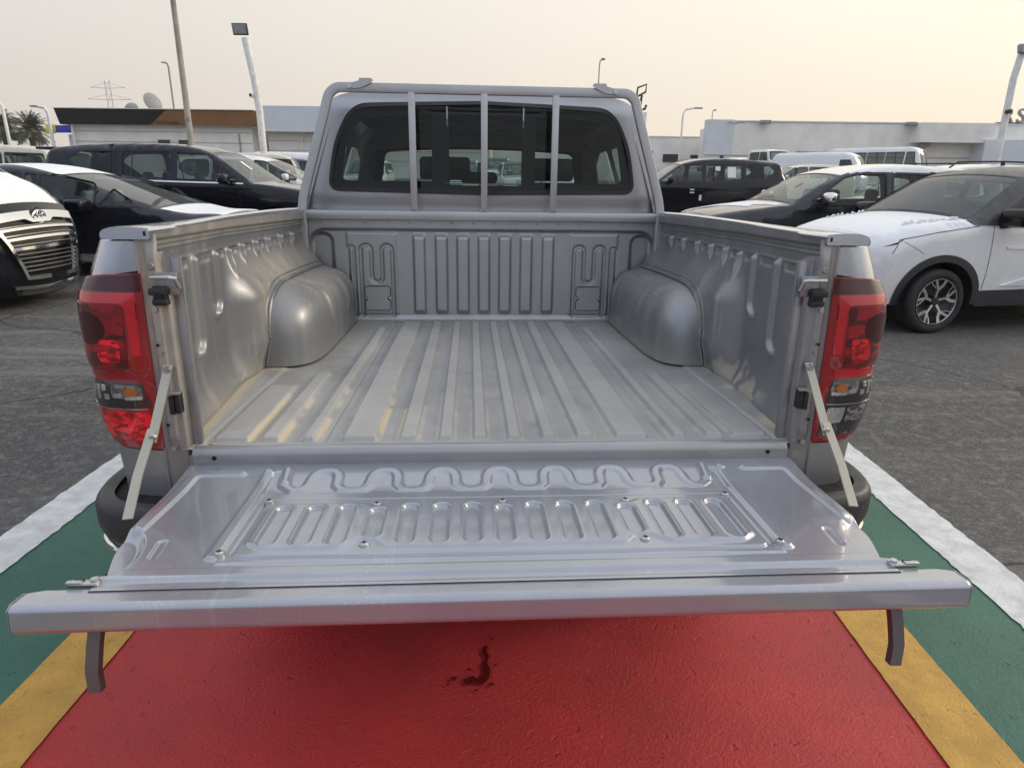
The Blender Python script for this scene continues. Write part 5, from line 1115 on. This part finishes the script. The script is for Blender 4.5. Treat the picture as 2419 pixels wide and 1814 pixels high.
for lab, x, y, a, m in (('silver SUV far off, second right of the truck cab', 13.3, 43, -88, 'silver'), ('pale SUV far off, just left of the bluish building corner', 15.4, 46, -80, 'white'), ('cream SUV roof showing over the black SUV, before the bluish wall', 12.6, 30.5, 175, 'cream'), ('black SUV with dark roof rack, right of the white minibus', 25.5, 39.5, 178, 'black'), ('blue car low behind the white SUV, against the truck cab', -10.2, 33.5, 5, 'bluecar')):
    if m == 'bluecar': M['bluecar'] = mat('blue_car_paint', (.05, .12, .30), .25, 0, .8)
    o = copy_tree(r2); o['label'] = lab; place(o, x, y, a, gz(y))
    for ch in o.children:
        if ch.type == 'MESH' and ch.data.materials and ch.data.materials[0] == M['roofgrey']:
            ch.data = ch.data.copy(); ch.data.materials[0] = M[m]
# ================================================================ buildings
M['wallw'] = mat('white_corrugated_wall', (.86, .83, .77), .7, var=.08, vs=.6, bs=.15, bscale=3)
M['wallb'] = mat('bluish_panel', (.66, .69, .72), .5, var=.06, vs=.5)
M['fblack'] = mat('black_fascia', (.010, .010, .010), .9, spec=.1); M['fbrown'] = mat('bronze_fascia', (.22, .105, .045), .9, spec=.2, var=.12, vs=.4)
M['textbrown'] = mat('dark_brown_letters', (.07, .03, .012), .6); M['conc'] = mat('aged_pole_paint', (.36, .33, .27), .7, var=.3, vs=1.2); M['polew'] = mat('white_pole', (.80, .79, .76), .5)
M['steel'] = mat('far_steel', (.30, .29, .28), .6); M['pylon'] = mat('haze_paled_pylon_steel', (.55, .53, .51), .6); M['dish'] = mat('grey_dish', (.28, .28, .28), .6); M['win'] = mat('dark_window', (.02, .022, .025), .15)  # pylon steel is lightened to put distance haze into its colour
M['blue'] = mat('blue_sign', (.03, .02, .5), .4); M['yel'] = mat('yellow_sign', (.75, .65, .08), .5); M['frond'] = mat('palm_frond', (.075, .085, .045), .8, var=.4, vs=3); M['bark'] = mat('palm_bark', (.13, .095, .065), .9, var=.4, vs=8, bs=.5, bscale=12)
GB = 1.35
def bldg(label): r = empty('showroom_building'); return tag(r, label, 'building')
r = bldg('low white showroom with a black and bronze fascia band, left of the truck')
MB().box((-30.6, 65, (GB + 5.45) / 2), (15.6, 10, 5.45 - GB + .6)).build('wall', 'wallw', r)
sl = .0
MB().prism([(-38.8, 5.42), (-39.1, 6.66), (-29.55, 6.66), (-31.1, 5.42)], 59.2, 59.9, 1).build('black_fascia', 'fblack', r)
MB().prism([(-31.09, 5.42), (-29.54, 6.66), (-22.2, 6.66), (-22.2, 5.42)], 59.2, 59.9, 1).build('bronze_fascia', 'fbrown', r)
MB().box((-30.5, 64, 5.45), (16.6, 9.4, .1)).build('canopy_soffit', 'wallw', r); MB().box((-30.6, 59.5, 6.70), (17.0, .9, .06)).build('roof_edge', 'polew', r)
text('fascia_lettering', 'BM Travels', .42, (-29.5, 59.15, 5.64), (pi / 2, 0, 0), 'textbrown', r)
for z in (4.95, 4.1, 3.3): MB().box((-30.6, 59.97, z), (15.6, .04, .03)).build('wall_rib', 'steel', r)
MB().box((-38.1, 59.7, 3.5), (.18, .2, 4.2)).build('downpipe', 'polew', r)
for x in (-30.5, -28.7): w = MB().box((x, 59.96, 3.9), (1.0, .1, .8)).build('window', 'win', r); MB().box((x, 59.9, 3.9), (.5, .05, .1)).build('window_vent', 'steel', w); MB().box((x, 59.92, 4.33), (1.1, .08, .05)).build('window_frame', 'polew', w)
MB().box((-23.9, 59.9, 4.0), (.07, .1, 1.7)).build('wall_pipe', 'steel', r)
r = bldg('white building with a tall pale grey fascia, between lamp pole and truck cab')
MB().box((-12, 66, 3.6), (19.6, 10, 4.8)).build('wall', 'wallw', r); MB().box((-12, 60.3, 6.15), (19.8, 1.1, 1.95)).build('fascia', 'wallb', r)
MB().box((-12, 60.3, 5.12), (19.8, 1.2, .08)).build('fascia_edge', 'polew', r)
for z in (4.4, 3.6, 2.8): MB().box((-12, 60.98, z), (19.6, .04, .03)).build('wall_rib', 'steel', r)
for x in (-18.8, -14.5): MB().tube([(x + .8, 60.9, 5.1), (x, 60.9, 4.6), (x, 60.9, 1.4)] if x < -17 else [(x, 60.9, 5.1), (x, 60.9, 1.4)], .1, 6).build('downpipe', 'wallw', r)
r = bldg('long white building with a bluish corner bay, right of the truck')
MB().box((36.1, 63, 3.75), (36, 10, 5.0)).build('wall', 'wallw', r); MB().box((17.0, 58.1, 3.85), (2.2, 1.0, 4.9)).build('corner_bay', 'wallb', r)
for x0, x1 in ((18.2, 52), (15.8, 18.1)): MB().box(((x0 + x1) / 2, 57.95 if x0 > 18 else 57.55, 3.55), (x1 - x0, .04, .05)).build('wall_joint', 'steel', r)
w = MB().box((17.3, 57.55, 3.1), (.28, .1, .8)).build('window', 'win', r)
w = MB().box((24.9, 57.93, 3.45), (2.5, .1, .9)).build('window', 'win', r)
MB().box((36.0, 57.3, 5.45), (6.0, 1.4, 1.5)).build('sign_box', 'wallw', r); MB().box((41.3, 57.2, 3.15), (6.0, 1.6, 3.6)).build('bluish_annex', 'wallb', r)
MB().box((36.1, 57.97, 6.24), (36.1, .14, .09)).build('roof_edge', 'wallb', r); MB().box((34.4, 57.9, 3.0), (.12, .12, 4.2)).build('downpipe', 'wallw', r)
for x, z in ((20.6, 6.15), (32.6, 6.15), (34.0, 4.5)):
    b = MB(); b.box((x, 57.5, z), (.8, .5, .28), .04); b.box((x, 57.75, z - .1), (.1, .4, .08)); b.build('flood_light', 'steel', r)
for sx in (-1, 1): MB().tube([(18.1, 57.4, 6.0), (18.1 + sx * .5, 57.2, 6.1), (18.1 + sx * .7, 57.2, 6.0)], .05, 6).build('wall_camera', 'steel', r)
r = empty('roof_letters'); tag(r, 'grey roof letters R and S behind the right lamp pole', 'sign')
text('letter', 'R', 1.6, (40.75, 58.0, 6.85), (pi / 2, 0, 0), 'dish', r, .12); text('letter', 'S', 1.6, (41.85, 58.0, 6.85), (pi / 2, 0, 0), 'steel', r, .12); MB().box((41.3, 58.3, 6.3), (2.4, .3, .25)).build('letter_frame', 'steel', r)
r = bldg('low white wall building with three small windows, between cab and bluish corner')
MB().box((3, 73, 3.0), (44, 8, 5.2)).build('wall', 'wallw', r)
for x, w_, z in ((13.3, 1.0, 3.9), (15.6, 1.5, 3.6), (18.4, 1.6, 3.55)): MB().box((x, 68.95, z), (w_, .1, .75)).build('window', 'win', r)
MB().box((3, 68.97, 5.62), (44, .12, .08)).build('roof_edge', 'polew', r)
r = empty('water_tank_box'); tag(r, 'pale square roof box carrying dark antenna frames, beside the truck cab', 'roof box')
MB().box((12.0, 72, 6.7), (2.6, 2.2, 2.6)).build('box', 'wallb', r)
b = MB(); x0 = 12.1
b.tube([(x0, 71, 8), (x0 + .05, 71, 9.4), (x0 + .15, 71, 10.3), (x0 + 1.0, 71, 10.6), (x0 + .95, 71, 9.9), (x0 + .2, 71, 9.5)], .10, 6); b.tube([(x0 - .1, 71, 8.0), (x0 - .05, 71, 9.3)], .12, 6); b.tube([(x0 + .45, 71, 8.0), (x0 + .6, 71, 9.6)], .12, 6); b.tube([(x0, 71, 8.2), (x0 + .6, 71, 9.4)], .10, 6); b.tube([(x0 + .5, 71, 8.2), (x0, 71, 9.3)], .10, 6); b.tube([(x0 + .3, 71, 8.1), (x0 + 1.0, 71, 8.35), (x0 + 1.1, 71, 8.7)], .14, 6)
b.build('antenna_frame', 'plastic', r)
# roof dishes
def dish(name, label, x, z, y, R, az_, tilt, zb):
    r = empty(name, (x, y, zb)); tag(r, label, 'satellite dish', 'dishes on the showroom roof')
    t = np.linspace(0, 1, 8); a = np.linspace(0, 2 * pi, 25); A, T = np.meshgrid(a, t, indexing='ij'); h_ = z - zb
    P = np.stack([R * T * np.cos(A), .22 * R * T ** 2 * 1.6, R * T * np.sin(A)], -1)
    Rm = np.array(Matrix.Rotation(az_, 3, 'Z') @ Matrix.Rotation(tilt, 3, 'X')); P = P @ Rm.T
    gridmesh('reflector', P[..., 0], P[..., 1], P[..., 2] + h_, 'dish', r)
    b = MB(); b.cyl((0, .2, 0), (0, .1, h_), .06, seg=8); b.build('mast', 'steel', r)
    b = MB(); f = Rm @ np.array([0, -R * .0, 0]); g = Rm @ np.array([0, -R * .9 if 0 else R * .9, 0]); b.tube([(0, .1, h_ - R * .6), (g[0] * .6, -abs(g[1]) * .5, h_ + .05)], .03, 6); b.box((g[0] * .6, -abs(g[1]) * .5, h_), (.16, .2, .16)); b.build('feed_arm', 'steel', r)
dish('satellite_dish', 'larger grey satellite dish tilted left on the showroom roof', -31.6, 7.55, 61.5, .85, 1.1, -.35, 6.0)
dish('satellite_dish', 'smaller grey satellite dish half sunk behind the showroom fascia', -33.8, 7.05, 61.5, .55, .2, -.5, 6.0)
# poles
def pole(name, label, base, pts, rad, m, cat, group=None):
    r = empty(name, base); tag(r, label, cat, group); b = MB(); b.tube(pts, rad, 12); b.build('pole', m, r); return r
r = pole('utility_pole', 'tall weathered pole rising past the top of the photo, in front of the showroom', (-8.45, 18, .1), [(0, 0, 0), (0, 0, 2.6), (0, 0, 8.5)], [.085, .075, .05], 'conc', 'pole')
MB().box((0.02, -.09, 2.72), (.12, .04, .05)).build('pole_band', 'steel', r)
r = pole('flood_light_pole', 'white lamp pole with a square flood light and camera, left of the truck', (-10.95, 30, gz(30)), [(0, 0, 0), (-.02, 0, 3.7), (-.10, 0, 4.9), (-.33, 0, 6.55)], .15, 'polew', 'lamp pole')
b = MB(); b.box((-.46, -.1, 6.86), (.62, .12, .44), .02, rot=Matrix.Rotation(.25, 3, 'X')); o = b.build('lamp_head', 'rubber', r); b = MB(); b.box((-.46, -.18, 6.86), (.54, .02, .35), rot=Matrix.Rotation(.25, 3, 'X')); b.build('lamp_glass', 'dish', o)
b = MB(); b.box((-.25, -.1, 4.35), (.14, .3, .16), .03); o = b.build('security_camera', 'polew', r); b = MB(); b.cyl((-.25, -.25, 4.35), (-.25, -.27, 4.35), .06, seg=12); b.build('camera_lens', 'hole', o)
r = pole('flood_light_pole', 'white lamp pole with grey flood light at the right picture edge', (15.42, 22, gz(22)), [(0, 0, 0), (-.02, 0, 2.6), (-.05, 0, 4.4), (.03, 0, 5.1)], .10, 'polew', 'lamp pole')
b = MB(); b.box((.10, -.1, 5.22), (.55, .12, .26), .02, rot=Matrix.Rotation(-.3, 3, 'X')); o = b.build('lamp_head', 'steel', r); b = MB(); b.box((.10, -.18, 5.20), (.48, .02, .2), rot=Matrix.Rotation(-.3, 3, 'X')); b.build('lamp_glass', 'dish', o)
b = MB(); b.box((-.08, -.14, 3.45), (.10, .22, .12), .03); b.build('security_camera', 'plastic', r)
def street(label, x, y, z1, arm, rad=.09, m='steel', grp='distant street lamps'):
    r = pole('street_lamp', label, (x, y, 1.35), [(0, 0, 0), (0, 0, z1 - 1.9), (arm * .2, 0, z1 - 1.5), (arm, 0, z1 - 1.35)], rad, m, 'street lamp', grp)
    MB().box((arm * 1.15, 0, z1 - 1.38), (abs(arm) * .5 + .2, .3, .14), .04).build('lamp_head', 'steel', r)
street('thin distant street lamp behind the bronze fascia, left of the tall pole', -43.9, 90, 14.9, -.5, .11)
street('thin distant lamp rising above the right end of the cab roof', 7.0, 60, 11.1, .25, .05)
street('white curved lamp left of the black fascia, beside the palms', -40.2, 60, 6.9, -.9, .13, 'polew')
street('white leaning lamp pole cut by the left picture edge', -44.0, 60, 7.3, -.9, .13, 'polew')
street('pale curved lamp just right of the roof box', 15.8, 66, 8.0, 1.2, .09, 'polew')
street('thin brown post above the low wall, left of the bluish corner', 22.5, 80, 9.2, .2, .05)
# pylon
def pylon(label, x, y, z0, z1, w):
    r = empty('power_pylon', (x, y, 1.3)); tag(r, label, 'pylon', 'power pylons on the horizon'); b = MB(); H_ = z1 - 1.3; n = 8
    lv = [H_ * k / n for k in range(n + 1)]; wd = [w * (1 - .82 * min(1, k / (n - 2))) for k in range(n + 1)]
    for sx in (-1, 1):
        b.tube([(sx * a / 2, 0, q) for a, q in zip(wd, lv)], .10, 4)
        for k in range(n): b.tube([(sx * wd[k] / 2, 0, lv[k]), (-sx * wd[k + 1] / 2, 0, lv[k + 1])], .045, 4)
    for f, q in ((.80, .45), (.92, .35)):
        for sx in (-1, 1): b.tube([(0, 0, H_ * f), (sx * w * q * 1.8, 0, H_ * (f + .005))], .06, 4); b.tube([(0, 0, H_ * (f + .06)), (sx * w * q * 1.8, 0, H_ * (f + .005))], .04, 4)
    b.build('lattice', 'pylon', r)
pylon('pale lattice power pylon above the black fascia', -104, 180, 1.3, 24, 7); pylon('pale lattice pylon at the left end of the black fascia', -128, 182, 1.3, 17, 6)
r = empty('shop_sign', (-40.3, 60.5, 5.1)); tag(r, 'small yellow and blue sign at the left end of the showroom', 'sign'); MB().box((-.2, 0, 0), (.9, .2, .75), .1).build('yellow_panel', 'yel', r); MB().box((1.35, 0, 0), (2.1, .2, .6)).build('blue_panel', 'blue', r)
r = bldg('small grey annex with an orange-brown door, at the showroom\'s left end'); MB().box((-38.3, 62.5, 3.0), (2.6, 2.4, 3.4)).build('wall', 'wallb', r); MB().box((-38.7, 61.27, 3.0), (.9, .06, 2.6)).build('door', 'fbrown', r)
# palms
def palm(label, x, y, h_, R, seed):
    rr = random.Random(seed); r = empty('palm_tree', (x, y, 1.3)); tag(r, label, 'palm tree', 'palms left of the showroom')
    b = MB(); b.tube([(0, 0, 0), (.05, 0, h_ * .5), (0, 0, h_)], [.34, .26, .30], 10); b.build('trunk', 'bark', r)
    V = []; F = []
    for i in range(60):
        az_ = rr.uniform(0, 2 * pi); el_ = rr.uniform(-.15, 1.45); Lf = R * rr.uniform(.8, 1.1); p = np.array([0, 0, h_]); d = np.array([cos(az_) * cos(el_), sin(az_) * cos(el_), sin(el_)]); prev = None; n = 11
        for k in range(n):
            q = p + d * Lf / n; d = d + np.array([0, 0, -.13 - .05 * rr.random()]); d /= np.linalg.norm(d); side = np.cross(d, [0, 0, 1]); side /= np.linalg.norm(side) + 1e-6
            i0 = len(V); w = .06; V += [p - side * w, p + side * w, q + side * w, q - side * w]; F.append((i0, i0 + 1, i0 + 2, i0 + 3))
            for s_ in (-1, 1):
                for m_ in range(2):
                    o = p + (q - p) * m_ / 2; ll = R * .26 * sin(pi * (.12 + .85 * (k + m_ * .5) / n)) ; t = o + side * s_ * ll + d * ll * .7 + np.array([0, 0, -ll * rr.uniform(.1, .5)])
                    i0 = len(V); V += [o, o + d * .10, t]; F.append((i0, i0 + 1, i0 + 2))
            p = q
    mesh('crown', V, F, 'frond', r, smooth=False)
palm('palm tree second from the left edge, next to the curved white lamp', -53.2, 76, 4.3, 2.5, 1); palm('palm tree nearest the left picture edge', -56.9, 77, 4.9, 2.7, 2)
hz = MB(); hz.box((0, 75, 22), (590, 540, 46)); hz = hz.build('haze', None); hz['kind'] = 'stuff'
hm = bpy.data.materials.new('haze_air'); hm.use_nodes = True; t = hm.node_tree
for n in list(t.nodes):
    if n.type == 'BSDF_PRINCIPLED': t.nodes.remove(n)
pv = t.nodes.new('ShaderNodeVolumePrincipled'); pv.inputs['Color'].default_value = (.95, .92, .86, 1); pv.inputs['Density'].default_value = .0006; pv.inputs['Anisotropy'].default_value = .2
t.links.new(pv.outputs[0], [n for n in t.nodes if n.type == 'OUTPUT_MATERIAL'][0].inputs['Volume'])
hz.data.materials.clear(); hz.data.materials.append(hm)
